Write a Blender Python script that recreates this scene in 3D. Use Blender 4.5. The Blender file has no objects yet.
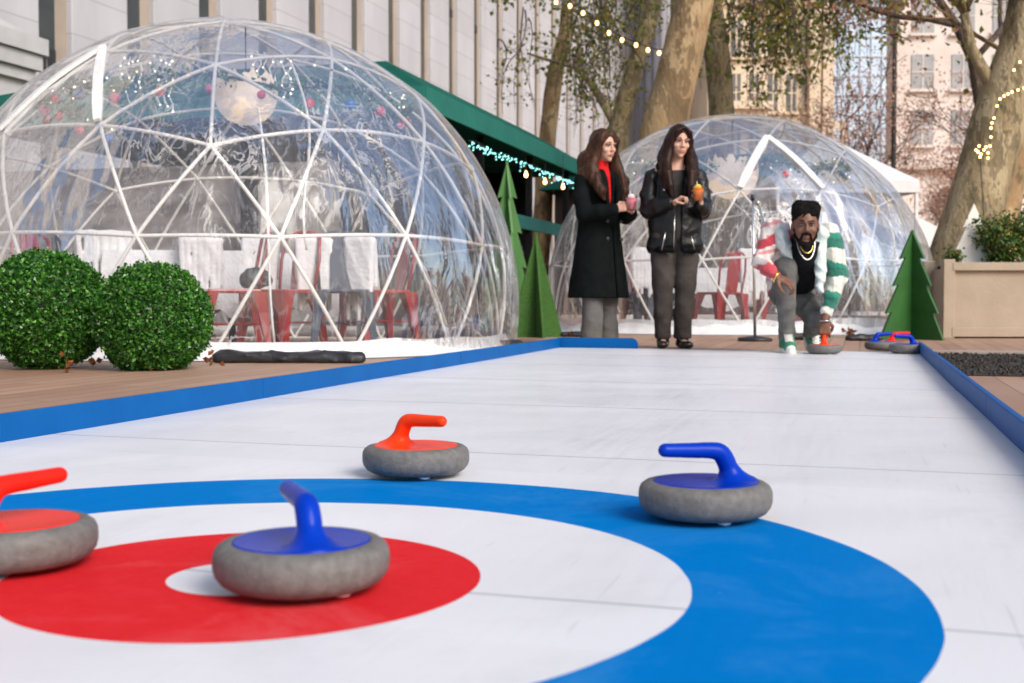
import bpy, bmesh, math, random
import numpy as np
from mathutils import Vector, Matrix, Euler, noise

# ------------------------------------------------------------------ camera, sky, sun, exposure
scene = bpy.context.scene
CAMZ = 0.402
PITCH = math.radians(2.09)
FPX = 1217.0
cam_d = bpy.data.cameras.new('camera')
cam = bpy.data.objects.new('camera', cam_d)
scene.collection.objects.link(cam)
cam.location = (0, 0, CAMZ)
cam.rotation_euler = (math.radians(90) - PITCH, 0, 0)
cam_d.sensor_width = 36.0
cam_d.lens = FPX / 1024 * 36
cam_d.clip_start = 0.05
cam_d.clip_end = 1500
cam_d.dof.use_dof = True
cam_d.dof.focus_distance = 3.7
cam_d.dof.aperture_fstop = 5.4
scene.camera = cam

world = bpy.data.worlds.new('World')
scene.world = world
world.use_nodes = True
wn = world.node_tree
for n in list(wn.nodes): wn.nodes.remove(n)
wout = wn.nodes.new('ShaderNodeOutputWorld')
wbg = wn.nodes.new('ShaderNodeBackground')
sky = wn.nodes.new('ShaderNodeTexSky')
sky.sky_type = 'NISHITA'
sky.sun_disc = False
SUN_EL, SUN_AZ = 36.0, 142.0          # azimuth: clockwise from +Y (behind the camera, to its right)
sky.sun_elevation = math.radians(SUN_EL)
sky.sun_rotation = math.radians(SUN_AZ)
sky.air_density = 1.0
sky.dust_density = 2.2
sky.ozone_density = 1.0
wbg.inputs['Strength'].default_value = 0.125
wn.links.new(sky.outputs[0], wbg.inputs[0])
wn.links.new(wbg.outputs[0], wout.inputs[0])

sun_d = bpy.data.lights.new('sun', 'SUN')
sun_d.energy = 2.0
sun_d.angle = math.radians(30)
sun_d.color = (1.0, 0.93, 0.84)
sun = bpy.data.objects.new('sun', sun_d)
scene.collection.objects.link(sun)
az, el = math.radians(SUN_AZ), math.radians(SUN_EL)
sdir = Vector((math.sin(az) * math.cos(el), math.cos(az) * math.cos(el), math.sin(el)))
sun.rotation_euler = (-sdir).to_track_quat('-Z', 'Y').to_euler()
sun.location = sdir * 30

scene.view_settings.view_transform = 'Standard'
scene.view_settings.look = 'None'
scene.view_settings.gamma = 1.0
scene.view_settings.exposure = 0.57
scene.cycles.max_bounces = 10
scene.cycles.transparent_max_bounces = 40
scene.cycles.caustics_reflective = False
scene.cycles.caustics_refractive = False

# ------------------------------------------------------------------ frames of reference
TH = math.radians(15.96)              # the curling lane runs 16 degrees to the right of the view
SN, CS = math.sin(TH), math.cos(TH)
def S(a, t, z=0.0):                   # lane frame (across, along) -> world
    return Vector((a * CS + t * SN, -a * SN + t * CS, z))
def ray(x, y):
    v = Vector(((x - 512) / FPX, 1.0, (341.5 - y) / FPX))
    c, s = math.cos(PITCH), math.sin(PITCH)
    return Vector((v.x, v.y * c + v.z * s, -v.y * s + v.z * c))
def at(x, y, Y):                      # point of the view ray at ground distance Y
    r = ray(x, y)
    return Vector((r.x / r.y * Y, Y, CAMZ + r.z / r.y * Y))
def gnd(x, y, z=0.0):
    r = ray(x, y)
    k = (z - CAMZ) / r.z
    return Vector((r.x * k, r.y * k, z))

# ------------------------------------------------------------------ object helpers
COL = scene.collection
def link(name, me, parent=None, loc=None, rz=None):
    o = bpy.data.objects.new(name, me)
    COL.objects.link(o)
    if parent is not None: o.parent = parent
    if loc is not None: o.location = loc
    if rz is not None: o.rotation_euler = (0, 0, rz)
    return o
def tag(o, label=None, cat=None, group=None, kind=None):
    if label: o['label'] = label
    if cat: o['category'] = cat
    if group: o['group'] = group
    if kind: o['kind'] = kind
    return o
def empty(name, loc, rz=0.0, label=None, cat=None, group=None, kind=None):
    o = link(name, None, None, loc, rz)
    o.empty_display_size = 0.1
    return tag(o, label, cat, group, kind)
def copy_tree(o, parent=None):
    c = o.copy(); COL.objects.link(c)
    if parent is not None: c.parent = parent
    for ch in list(o.children): copy_tree(ch, c)
    return c

class MB:
    def __init__(s): s.v = []; s.f = []; s.mi = []; s.cur = 0
    def add(s, vs, fs):
        b = len(s.v)
        s.v.extend([tuple(p) for p in vs])
        for f in fs:
            s.f.append(tuple(i + b for i in f)); s.mi.append(s.cur)
        return s
    def box(s, c, d, M=None, rz=0.0):
        hx, hy, hz = d[0] / 2, d[1] / 2, d[2] / 2
        P = [Vector((sx * hx, sy * hy, sz * hz)) for sz in (-1, 1) for sy in (-1, 1) for sx in (-1, 1)]
        R = M if M is not None else Matrix.Rotation(rz, 3, 'Z')
        P = [R @ p + Vector(c) for p in P]
        return s.add(P, [(0, 2, 3, 1), (4, 5, 7, 6), (0, 1, 5, 4), (2, 6, 7, 3), (0, 4, 6, 2), (1, 3, 7, 5)])
    def tube(s, path, rad, n=8, cap=True, closed=False):
        path = [Vector(p) for p in path]
        m = len(path)
        if not hasattr(rad, '__len__'): rad = [rad] * m
        rings = []; up = None
        for i in range(m):
            a = path[i - 1] if (i > 0 or closed) else path[i]
            b = path[(i + 1) % m] if (i < m - 1 or closed) else path[i]
            t = (b - a)
            t = t.normalized() if t.length > 1e-9 else Vector((0, 0, 1))
            if up is None:
                up = Vector((0, 0, 1)) if abs(t.z) < 0.9 else Vector((1, 0, 0))
            u = up - t * up.dot(t)
            if u.length < 1e-6: u = t.orthogonal()
            u.normalize(); w = t.cross(u); up = u
            rings.append([path[i] + (u * math.cos(2 * math.pi * k / n) + w * math.sin(2 * math.pi * k / n)) * rad[i] for k in range(n)])
        vs = [p for r in rings for p in r]; fs = []
        rng = m if closed else m - 1
        for i in range(rng):
            j = (i + 1) % m
            for k in range(n):
                fs.append((i * n + k, i * n + (k + 1) % n, j * n + (k + 1) % n, j * n + k))
        if cap and not closed:
            fs.append(tuple(reversed(range(n)))); fs.append(tuple((m - 1) * n + k for k in range(n)))
        return s.add(vs, fs)
    def lathe(s, prof, n=48, c=(0, 0, 0)):
        vs = []; fs = []; idx = []
        for r, z in prof:
            if r < 1e-6: idx.append([len(vs)]); vs.append((c[0], c[1], c[2] + z))
            else:
                idx.append(list(range(len(vs), len(vs) + n)))
                vs += [(c[0] + r * math.cos(2 * math.pi * k / n), c[1] + r * math.sin(2 * math.pi * k / n), c[2] + z) for k in range(n)]
        for i in range(len(prof) - 1):
            A, B = idx[i], idx[i + 1]
            for k in range(n):
                k2 = (k + 1) % n
                if len(A) == 1 and len(B) == 1: continue
                if len(A) == 1: fs.append((A[0], B[k2], B[k]))
                elif len(B) == 1: fs.append((A[k], A[k2], B[0]))
                else: fs.append((A[k], A[k2], B[k2], B[k]))
        return s.add(vs, fs)
    def ball(s, c, r, n=10, m=7):
        if not hasattr(r, '__len__'): r = (r, r, r)
        pr = [(math.sin(math.pi * i / m), -math.cos(math.pi * i / m)) for i in range(m + 1)]
        pr[0] = (0, -1); pr[-1] = (0, 1)
        t = MB().lathe(pr, n)
        return s.add([(c[0] + p[0] * r[0], c[1] + p[1] * r[1], c[2] + p[2] * r[2]) for p in t.v], t.f)
    def prism(s, poly, h, M):          # polygon in local xy, extruded 0..h along local z, M 4x4
        n = len(poly)
        vs = [M @ Vector((p[0], p[1], 0)) for p in poly] + [M @ Vector((p[0], p[1], h)) for p in poly]
        fs = [tuple(reversed(range(n))), tuple(range(n, 2 * n))] + [(i, (i + 1) % n, n + (i + 1) % n, n + i) for i in range(n)]
        return s.add(vs, fs)
    def build(s, name, mat, parent=None, smooth=False, loc=None, rz=None, bevel=0.0, auto=None):
        me = bpy.data.meshes.new(name)
        me.from_pydata(s.v, [], s.f)
        mats = mat if isinstance(mat, (list, tuple)) else [mat]
        for m in mats: me.materials.append(m)
        if len(mats) > 1: me.polygons.foreach_set('material_index', s.mi)
        if bevel > 0 or auto is not None:
            bm = bmesh.new(); bm.from_mesh(me)
            if bevel > 0:
                bmesh.ops.remove_doubles(bm, verts=bm.verts, dist=1e-5)
                es = [e for e in bm.edges if len(e.link_faces) == 2 and e.calc_face_angle(0) > 0.6]
                bmesh.ops.bevel(bm, geom=es, offset=bevel, segments=2, affect='EDGES', profile=0.5)
            if auto is not None:
                for e in bm.edges:
                    if len(e.link_faces) == 2 and e.calc_face_angle(0) > auto: e.smooth = False
                for f in bm.faces: f.smooth = True
            bm.to_mesh(me); bm.free()
        if smooth: me.polygons.foreach_set('use_smooth', [True] * len(me.polygons))
        me.update()
        return link(name, me, parent, loc, rz)

# ------------------------------------------------------------------ signed-distance modelling (bodies, clothes, handles)
class Field:
    def __init__(s, lo, hi, h):
        s.lo = np.array(lo, float); s.h = h
        s.n = np.ceil((np.array(hi, float) - s.lo) / h).astype(int) + 1
        s.g = np.full(s.n, 1.0, np.float32); s.rs = 1.0
    def region(s, lo, hi):
        a = np.clip(np.floor((np.array(lo) - s.lo) / s.h).astype(int), 0, s.n)
        b = np.clip(np.ceil((np.array(hi) - s.lo) / s.h).astype(int) + 1, 0, s.n)
        if (b <= a).any(): return None, None
        ax = [s.lo[i] + s.h * np.arange(a[i], b[i]) for i in range(3)]
        X, Y, Z = np.meshgrid(*ax, indexing='ij')
        return (slice(a[0], b[0]), slice(a[1], b[1]), slice(a[2], b[2])), (X, Y, Z)
    def put(s, fn, lo, hi, k=0.02, op='add'):
        pad = max(3 * k, 4 * s.h) + 0.01
        sl, P = s.region(np.array(lo) - pad, np.array(hi) + pad)
        if sl is None: return s
        d = fn(*P).astype(np.float32); g = s.g[sl]
        if op == 'add':
            if k > 0:
                h = np.clip(0.5 + 0.5 * (g - d) / k, 0, 1)
                s.g[sl] = g * (1 - h) + d * h - k * h * (1 - h)
            else: s.g[sl] = np.minimum(g, d)
        else:
            if k > 0:
                h = np.clip(0.5 - 0.5 * (g + d) / k, 0, 1)
                s.g[sl] = g * (1 - h) - d * h + k * h * (1 - h)
            else: s.g[sl] = np.maximum(g, -d)
        return s
    def cap(s, a, b, ra, rb, k=0.02, flat=None, op='add'):
        ra *= s.rs; rb *= s.rs; k *= s.rs
        # tapered capsule; flat=(direction, factor) squeezes the section along that direction
        a = np.array(a, float); b = np.array(b, float); ab = b - a; L2 = max((ab ** 2).sum(), 1e-12)
        if flat is not None:
            fd = np.array(flat[0], float); fd = fd / np.linalg.norm(fd); ff = flat[1]
        def fn(X, Y, Z):
            px, py, pz = X - a[0], Y - a[1], Z - a[2]
            t = np.clip((px * ab[0] + py * ab[1] + pz * ab[2]) / L2, 0, 1)
            dx, dy, dz = px - t * ab[0], py - t * ab[1], pz - t * ab[2]
            if flat is not None:
                q = dx * fd[0] + dy * fd[1] + dz * fd[2]; m = (1 / ff - 1) * q
                dx = dx + m * fd[0]; dy = dy + m * fd[1]; dz = dz + m * fd[2]
            return np.sqrt(dx * dx + dy * dy + dz * dz) - (ra + (rb - ra) * t)
        r = max(ra, rb)
        return s.put(fn, np.minimum(a, b) - r, np.maximum(a, b) + r, k, op)
    def ell(s, c, r, k=0.02, R=None, op='add'):
        c = np.array(c, float); r = np.array(r, float) * s.rs; k *= s.rs
        Rm = np.array(R) if R is not None else np.eye(3)
        def fn(X, Y, Z):
            p = [X - c[0], Y - c[1], Z - c[2]]
            q = [p[0] * Rm[0][i] + p[1] * Rm[1][i] + p[2] * Rm[2][i] for i in range(3)]
            k0 = np.sqrt((q[0] / r[0]) ** 2 + (q[1] / r[1]) ** 2 + (q[2] / r[2]) ** 2)
            k1 = np.sqrt((q[0] / r[0] ** 2) ** 2 + (q[1] / r[1] ** 2) ** 2 + (q[2] / r[2] ** 2) ** 2)
            return k0 * (k0 - 1) / np.maximum(k1, 1e-6)
        m = r.max()
        return s.put(fn, c - m, c + m, k, op)
    def chain(s, pts, rad, k=0.02, flat=None):
        for i in range(len(pts) - 1): s.cap(pts[i], pts[i + 1], rad[i], rad[i + 1], k, flat)
        return s
    def clip(s, n, d):                 # keep the side where n.p < d
        sl, (X, Y, Z) = s.region(s.lo, s.lo + s.h * s.n)
        s.g = np.maximum(s.g, (n[0] * X + n[1] * Y + n[2] * Z - d).astype(np.float32))
        return s
    def folds(s, amp, fx, fy, fz, seed=0):
        # sharp cloth creases: warped ridges running in a few directions
        sl, (X, Y, Z) = s.region(s.lo, s.lo + s.h * s.n)
        r = np.random.RandomState(seed); w = 0
        for i in range(5):
            ph = r.rand(4) * 6.28; q = (r.rand(3) * 0.9 + 0.5) * np.array([fx, fy, fz]) * np.where(r.rand(3) < .5, -1, 1)
            a = q[0] * X + q[1] * Y + q[2] * Z + ph[0] + 1.6 * np.sin(0.45 * fz * Z + ph[1] + 0.5 * fx * X) + 1.1 * np.sin(0.6 * fx * Y + ph[2])
            m = 0.5 + 0.5 * np.sin(0.35 * fx * X + 0.3 * fz * Z + ph[3])
            w = w + (0.45 - np.abs(np.sin(a)) ** 0.6) * m
        s.g = s.g - (amp * w * 0.7).astype(np.float32)
        return s
    def wrinkle(s, amp, fx, fy, fz, seed=0):
        sl, (X, Y, Z) = s.region(s.lo, s.lo + s.h * s.n)
        r = np.random.RandomState(seed); w = 0
        for i in range(6):
            ph = r.rand(3) * 6.28; kx, ky, kz = (r.rand(3) * 1.2 + 0.4) * np.array([fx, fy, fz])
            w = w + np.sin(kx * X + ph[0] + 1.5 * np.sin(kz * 0.5 * Z + ph[1])) * np.sin(kz * Z + ky * Y + ph[2])
        s.g = s.g + (amp * w / 3).astype(np.float32)
        return s
    def mesh(s):
        g = s.g
        inside = g < 0
        n = g.shape
        c = [g[i:n[0] - 1 + i, j:n[1] - 1 + j, k:n[2] - 1 + k] for i in (0, 1) for j in (0, 1) for k in (0, 1)]
        sg = [(q < 0) for q in c]
        cnt = sum(q.astype(np.int8) for q in sg)
        act = (cnt > 0) & (cnt < 8)
        I = np.argwhere(act)
        idx = -np.ones(act.shape, np.int64); idx[act] = np.arange(len(I))
        cv = np.stack([q[act] for q in c], 1)
        offs = np.array([(i, j, k) for i in (0, 1) for j in (0, 1) for k in (0, 1)], float)
        acc = np.zeros((len(I), 3)); num = np.zeros(len(I))
        for p in range(8):
            for q in range(p + 1, 8):
                if abs(offs[p] - offs[q]).sum() != 1: continue
                x = (cv[:, p] < 0) != (cv[:, q] < 0)
                t = cv[x, p] / (cv[x, p] - cv[x, q])
                acc[x] += offs[p] + t[:, None] * (offs[q] - offs[p]); num[x] += 1
        V = (I + acc / num[:, None]) * s.h + s.lo
        F = []
        ax = [(0, 1, 2), (1, 2, 0), (2, 0, 1)]
        for (d, e, f) in ax:
            a = np.moveaxis(inside, d, 0)
            ch = a[:-1] != a[1:]
            fl = a[:-1]
            ch = np.moveaxis(ch, 0, d); fl = np.moveaxis(fl, 0, d)
            P = np.argwhere(ch)
            m = (P[:, e] > 0) & (P[:, f] > 0) & (P[:, e] < n[e] - 1) & (P[:, f] < n[f] - 1)
            P = P[m]; ins = fl[tuple(P.T)]
            def ix(de, df):
                Q = P.copy(); Q[:, e] -= de; Q[:, f] -= df
                return idx[tuple(Q.T)]
            q = np.stack([ix(1, 1), ix(0, 1), ix(0, 0), ix(1, 0)], 1)
            q[~ins] = q[~ins][:, ::-1]
            F.append(q)
        F = np.concatenate(F); F = F[(F >= 0).all(1)]
        return V, F
    def build(s, name, mat, parent=None, smooth=2, loc=None, rz=None, keep=None):
        V, F = s.mesh()
        for _ in range(smooth):
            acc = np.zeros_like(V); cn = np.zeros(len(V))
            for i in range(4):
                a, b = F[:, i], F[:, (i + 1) % 4]
                np.add.at(acc, a, V[b]); np.add.at(cn, a, 1)
                np.add.at(acc, b, V[a]); np.add.at(cn, b, 1)
            V = 0.5 * V + 0.5 * acc / np.maximum(cn, 1)[:, None]
        me = bpy.data.meshes.new(name)
        me.from_pydata(V.tolist(), [], F.tolist())
        mats = mat if isinstance(mat, (list, tuple)) else [mat]
        for m in mats: me.materials.append(m)
        me.polygons.foreach_set('use_smooth', [True] * len(me.polygons))
        me.update()
        return link(name, me, parent, loc, rz)

# ------------------------------------------------------------------ materials
class N:
    def __init__(s, name):
        s.m = bpy.data.materials.new(name); s.m.use_nodes = True
        s.t = s.m.node_tree; s.p = s.t.nodes['Principled BSDF']; s.o = s.t.nodes['Material Output']
    def n(s, typ, **kw):
        nd = s.t.nodes.new('ShaderNode' + typ)
        for k, v in kw.items():
            if k.startswith('i_'): nd.inputs[k[2:].replace('_', ' ')].default_value = v
            else: setattr(nd, k, v)
        return nd
    def l(s, a, b): s.t.links.new(a, b)
    def coord(s, scale=(1, 1, 1), kind='Object', rot=(0, 0, 0)):
        tc = s.n('TexCoord'); mp = s.n('Mapping')
        mp.inputs['Scale'].default_value = scale; mp.inputs['Rotation'].default_value = rot
        s.l(tc.outputs[kind], mp.inputs[0]); return mp.outputs[0]
    def ramp(s, fac, stops):
        r = s.n('ValToRGB'); e = r.color_ramp.elements
        while len(e) < len(stops): e.new(0.5)
        for el, (p, c) in zip(e, stops): el.position = p; el.color = (*c, 1)
        s.l(fac, r.inputs[0]); return r.outputs[0]
    def math(s, op, a, b=None, c=None):
        m = s.n('Math', operation=op)
        for i, q in enumerate((a, b, c)):
            if q is None: continue
            if isinstance(q, (int, float)): m.inputs[i].default_value = q
            else: s.l(q, m.inputs[i])
        return m.outputs[0]
    def mix(s, f, a, b):
        m = s.n('Mix', data_type='RGBA')
        for i, q in ((0, f), (6, a), (7, b)):
            if isinstance(q, (int, float)): m.inputs[i].default_value = q
            elif isinstance(q, tuple): m.inputs[i].default_value = (*q[:3], 1)
            else: s.l(q, m.inputs[i])
        return m.outputs[2]
    def noise(s, scale, detail=4, vec=None, rough=0.55, out='Fac'):
        q = s.n('TexNoise'); q.inputs['Scale'].default_value = scale
        q.inputs['Detail'].default_value = detail; q.inputs['Roughness'].default_value = rough
        if vec is not None: s.l(vec, q.inputs['Vector'])
        return q.outputs[out]
    def bump(s, h, dist=0.01, strength=1.0):
        b = s.n('Bump'); b.inputs['Distance'].default_value = dist; b.inputs['Strength'].default_value = strength
        s.l(h, b.inputs['Height']); s.l(b.outputs[0], s.p.inputs['Normal']); return b.outputs[0]
def mat(name, c1, c2=None, scale=8, rough=0.6, metal=0.0, bump=0.0, bscale=None, detail=4, stretch=(1, 1, 1), spec=0.5, sheen=0.0, coat=0.0, trans=0.0, c3=None, contrast=0.25):
    q = N(name); p = q.p
    p.inputs['Roughness'].default_value = rough; p.inputs['Metallic'].default_value = metal
    p.inputs['Specular IOR Level'].default_value = spec
    if sheen: p.inputs['Sheen Weight'].default_value = sheen
    if coat: p.inputs['Coat Weight'].default_value = coat; p.inputs['Coat Roughness'].default_value = 0.08
    v = q.coord(stretch)
    nz = q.noise(scale, detail, v)
    if c2 is None: c2 = tuple(min(1, c * 1.18) for c in c1)
    st = [(0.5 - contrast, c1), (0.5 + contrast, c2)]
    if c3: st = [(0.35, c1), (0.5, c2), (0.68, c3)]
    q.l(q.ramp(nz, st), p.inputs['Base Color'])
    if bump:
        nb = q.noise(bscale or scale * 3, 5, v)
        q.bump(nb, bump)
    return q.m
def emis(name, c, s, base=None):
    q = N(name); q.p.inputs['Base Color'].default_value = (*(base or c), 1)
    q.p.inputs['Emission Color'].default_value = (*c, 1); q.p.inputs['Emission Strength'].default_value = s
    return q.m

M = {}
M['granite'] = mat('granite', (0.10, 0.094, 0.088), (0.19, 0.182, 0.172), 70, 0.6, bump=0.0012, bscale=200, detail=12, contrast=0.28, spec=0.3)
M['orange_plastic'] = mat('orange_plastic', (0.80, 0.040, 0.006), (0.86, 0.055, 0.010), 6, 0.3, spec=0.12)
M['red_plastic'] = mat('red_plastic', (0.72, 0.012, 0.008), (0.8, 0.022, 0.010), 6, 0.3, spec=0.12)
M['blue_plastic'] = mat('blue_plastic', (0.0005, 0.026, 0.34), (0.001, 0.038, 0.42), 6, 0.27, spec=0.11)
M['white_plastic'] = mat('white_plastic', (0.7, 0.7, 0.68), (0.82, 0.82, 0.8), 9, 0.4)
M['strut'] = mat('strut', (0.68, 0.64, 0.60), (0.80, 0.77, 0.73), 20, 0.45)
M['board_blue'] = mat('board_blue', (0.0008, 0.082, 0.29), (0.0015, 0.10, 0.34), 5, 0.5, spec=0.12, bump=0.0006, bscale=40)
M['black_rubber'] = mat('black_rubber', (0.012, 0.012, 0.014), (0.03, 0.03, 0.034), 12, 0.45, bump=0.01, bscale=9)
M['skirt'] = mat('skirt', (0.62, 0.62, 0.62), (0.8, 0.8, 0.8), 6, 0.5, bump=0.02, bscale=7)
M['red_metal'] = mat('red_metal', (0.26, 0.002, 0.004), (0.34, 0.004, 0.005), 6, 0.3, coat=0.4)
M['slate_metal'] = mat('slate_metal', (0.016, 0.026, 0.055), (0.03, 0.045, 0.08), 6, 0.35, coat=0.3)
M['cloth_white'] = mat('cloth_white', (0.6, 0.6, 0.62), (0.78, 0.78, 0.8), 5, 0.85, bump=0.02, bscale=9)
M['fur'] = mat('fur', (0.66, 0.65, 0.66), (0.82, 0.81, 0.82), 12, 0.95, bump=0.008, bscale=30)
M['green_roof'] = mat('green_roof', (0.002, 0.07, 0.052), (0.003, 0.10, 0.072), 2, 0.75, spec=0.15, bump=0.02, bscale=2.5)
M['green_valance'] = mat('green_valance', (0.004, 0.12, 0.095), (0.006, 0.16, 0.125), 2, 0.6, bump=0.01, bscale=6)
M['teal'] = mat('teal', (0.01, 0.09, 0.09), (0.02, 0.13, 0.12), 3, 0.5)
M['kiosk_side'] = mat('kiosk_side', (0.11, 0.10, 0.095), (0.30, 0.28, 0.27), 1.6, 0.7, stretch=(1, 1, 2.5), contrast=0.15)
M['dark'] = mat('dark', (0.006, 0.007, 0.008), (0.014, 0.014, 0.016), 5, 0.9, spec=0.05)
M['dark_wood'] = mat('dark_wood', (0.02, 0.013, 0.01), (0.05, 0.03, 0.02), 6, 0.6, stretch=(1, 1, 0.1))
M['marble'] = mat('marble', (0.40, 0.405, 0.44), (0.54, 0.54, 0.575), 0.5, 0.8, bump=0.03, bscale=0.8, stretch=(1, 1, 0.4), spec=0.2)
def courses(m, h, dark):
    t = m.node_tree; nd = t.nodes; b_ = nd['Principled BSDF']; src = b_.inputs['Base Color'].links[0].from_socket
    tc_ = nd.new('ShaderNodeTexCoord'); sx_ = nd.new('ShaderNodeSeparateXYZ'); t.links.new(tc_.outputs['Object'], sx_.inputs[0])
    d_ = nd.new('ShaderNodeMath'); d_.operation = 'DIVIDE'; t.links.new(sx_.outputs[2], d_.inputs[0]); d_.inputs[1].default_value = h
    f_ = nd.new('ShaderNodeMath'); f_.operation = 'FRACT'; t.links.new(d_.outputs[0], f_.inputs[0])
    l_ = nd.new('ShaderNodeMath'); l_.operation = 'LESS_THAN'; t.links.new(f_.outputs[0], l_.inputs[0]); l_.inputs[1].default_value = 0.035
    fl_ = nd.new('ShaderNodeMath'); fl_.operation = 'FLOOR'; t.links.new(d_.outputs[0], fl_.inputs[0])
    wn_ = nd.new('ShaderNodeTexWhiteNoise'); wn_.noise_dimensions = '1D'; t.links.new(fl_.outputs[0], wn_.inputs['W'])
    sc_ = nd.new('ShaderNodeMath'); sc_.operation = 'MULTIPLY'; t.links.new(wn_.outputs['Value'], sc_.inputs[0]); sc_.inputs[1].default_value = 0.22
    mx_ = nd.new('ShaderNodeMath'); mx_.operation = 'MAXIMUM'; t.links.new(sc_.outputs[0], mx_.inputs[0]); k_ = nd.new('ShaderNodeMath'); k_.operation = 'MULTIPLY'; t.links.new(l_.outputs[0], k_.inputs[0]); k_.inputs[1].default_value = 0.7; t.links.new(k_.outputs[0], mx_.inputs[1])
    m_ = nd.new('ShaderNodeMix'); m_.data_type = 'RGBA'; t.links.new(mx_.outputs[0], m_.inputs[0]); t.links.new(src, m_.inputs[6]); m_.inputs[7].default_value = (*dark, 1)
    t.links.new(m_.outputs[2], b_.inputs['Base Color'])
courses(M['marble'], 0.95, (0.30, 0.29, 0.30))
M['marble_beige'] = mat('marble_beige', (0.30, 0.245, 0.20), (0.44, 0.37, 0.31), 0.6, 0.75, bump=0.03, bscale=1.5)
M['slot_glass'] = mat('slot_glass', (0.03, 0.032, 0.03), (0.07, 0.07, 0.06), 0.4, 0.3, stretch=(1, 1, 3))
M['stone_grey'] = mat('stone_grey', (0.36, 0.36, 0.37), (0.52, 0.52, 0.52), 0.9, 0.75, bump=0.03, bscale=2)
M['iron'] = mat('iron', (0.012, 0.013, 0.014), (0.03, 0.03, 0.03), 6, 0.5)
M['chrome'] = mat('chrome', (0.5, 0.5, 0.5), (0.7, 0.7, 0.7), 6, 0.25, metal=0.9)
M['planter'] = mat('planter', (0.34, 0.265, 0.19), (0.42, 0.335, 0.25), 3, 0.6, bump=0.003, bscale=30)
M['cutout_white'] = mat('cutout_white', (0.74, 0.69, 0.62), (0.82, 0.78, 0.72), 4, 0.6)
M['cutout_green'] = mat('cutout_green', (0.012, 0.075, 0.012), (0.025, 0.12, 0.018), 5, 0.5, bump=0.002, bscale=30)
M['cutout_lime'] = mat('cutout_lime', (0.022, 0.115, 0.012), (0.04, 0.17, 0.02), 5, 0.55, bump=0.002, bscale=30)
M['turf_green'] = mat('turf_green', (0.018, 0.075, 0.008), (0.055, 0.16, 0.02), 40, 0.8, bump=0.01, bscale=60, stretch=(1, 1, 3))
M['soil'] = mat('soil', (0.012, 0.010, 0.009), (0.06, 0.052, 0.048), 60, 0.95, bump=0.02, bscale=60)
M['wicker'] = mat('wicker', (0.56, 0.44, 0.34), (0.74, 0.62, 0.52), 30, 0.8, bump=0.004, bscale=60)
M['bulb_warm'] = emis('bulb_warm', (1.0, 0.58, 0.20), 4.5)
M['bulb_cyan'] = emis('bulb_cyan', (0.35, 1.0, 0.95), 2.5)
M['bulb_white'] = emis('bulb_white', (1.0, 0.9, 0.72), 2.2)
M['orn_red'] = mat('orn_red', (0.6, 0.01, 0.03), (0.7, 0.02, 0.05), 3, 0.15)
M['orn_pink'] = mat('orn_pink', (0.7, 0.10, 0.2), (0.8, 0.15, 0.25), 3, 0.2)
M['orn_blue'] = mat('orn_blue', (0.01, 0.12, 0.5), (0.02, 0.18, 0.6), 3, 0.15)
M['orn_yellow'] = mat('orn_yellow', (0.7, 0.5, 0.02), (0.8, 0.6, 0.05), 3, 0.2)
M['tent_white'] = mat('tent_white', (0.7, 0.7, 0.71), (0.82, 0.82, 0.83), 2, 0.6, bump=0.02, bscale=3)
M['wire'] = mat('wire', (0.02, 0.025, 0.02), (0.04, 0.045, 0.04), 8, 0.6)

def leaf_mat(name, stops, rough=0.45, trans=0.25):
    q = N(name); g = q.n('NewGeometry')
    rnd = q.n('Attribute'); rnd.attribute_name = 'rnd'
    c = q.ramp(rnd.outputs['Fac'], stops)
    q.l(c, q.p.inputs['Base Color']); q.p.inputs['Roughness'].default_value = rough
    tr = q.n('BsdfTranslucent'); q.l(c, tr.inputs[0])
    mx = q.n('MixShader'); mx.inputs[0].default_value = trans
    q.l(q.p.outputs[0], mx.inputs[1]); q.l(tr.outputs[0], mx.inputs[2]); q.l(mx.outputs[0], q.o.inputs[0])
    return q.m
M['box_leaf'] = leaf_mat('box_leaf', [(0, (0.010, 0.05, 0.007)), (0.45, (0.03, 0.13, 0.014)), (0.8, (0.07, 0.24, 0.025)), (1, (0.18, 0.42, 0.07))], 0.28, 0.22)  # random leaf greens; the brightest ones put highlights into the colour
M['plane_leaf'] = leaf_mat('plane_leaf', [(0, (0.07, 0.10, 0.02)), (0.45, (0.18, 0.22, 0.035)), (0.8, (0.32, 0.30, 0.06)), (1, (0.4, 0.26, 0.06))], 0.5, 0.5)
M['rust_leaf'] = leaf_mat('rust_leaf', [(0, (0.28, 0.13, 0.09)), (0.6, (0.50, 0.27, 0.18)), (1, (0.62, 0.40, 0.27))], 0.7, 0.35)
M['bush_leaf'] = leaf_mat('bush_leaf', [(0, (0.02, 0.06, 0.01)), (0.6, (0.07, 0.15, 0.02)), (0.9, (0.2, 0.24, 0.05)), (1, (0.5, 0.32, 0.08))], 0.5, 0.3)
M['dead_leaf'] = leaf_mat('dead_leaf', [(0, (0.16, 0.05, 0.015)), (1, (0.38, 0.14, 0.04))], 0.7, 0.2)

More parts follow.
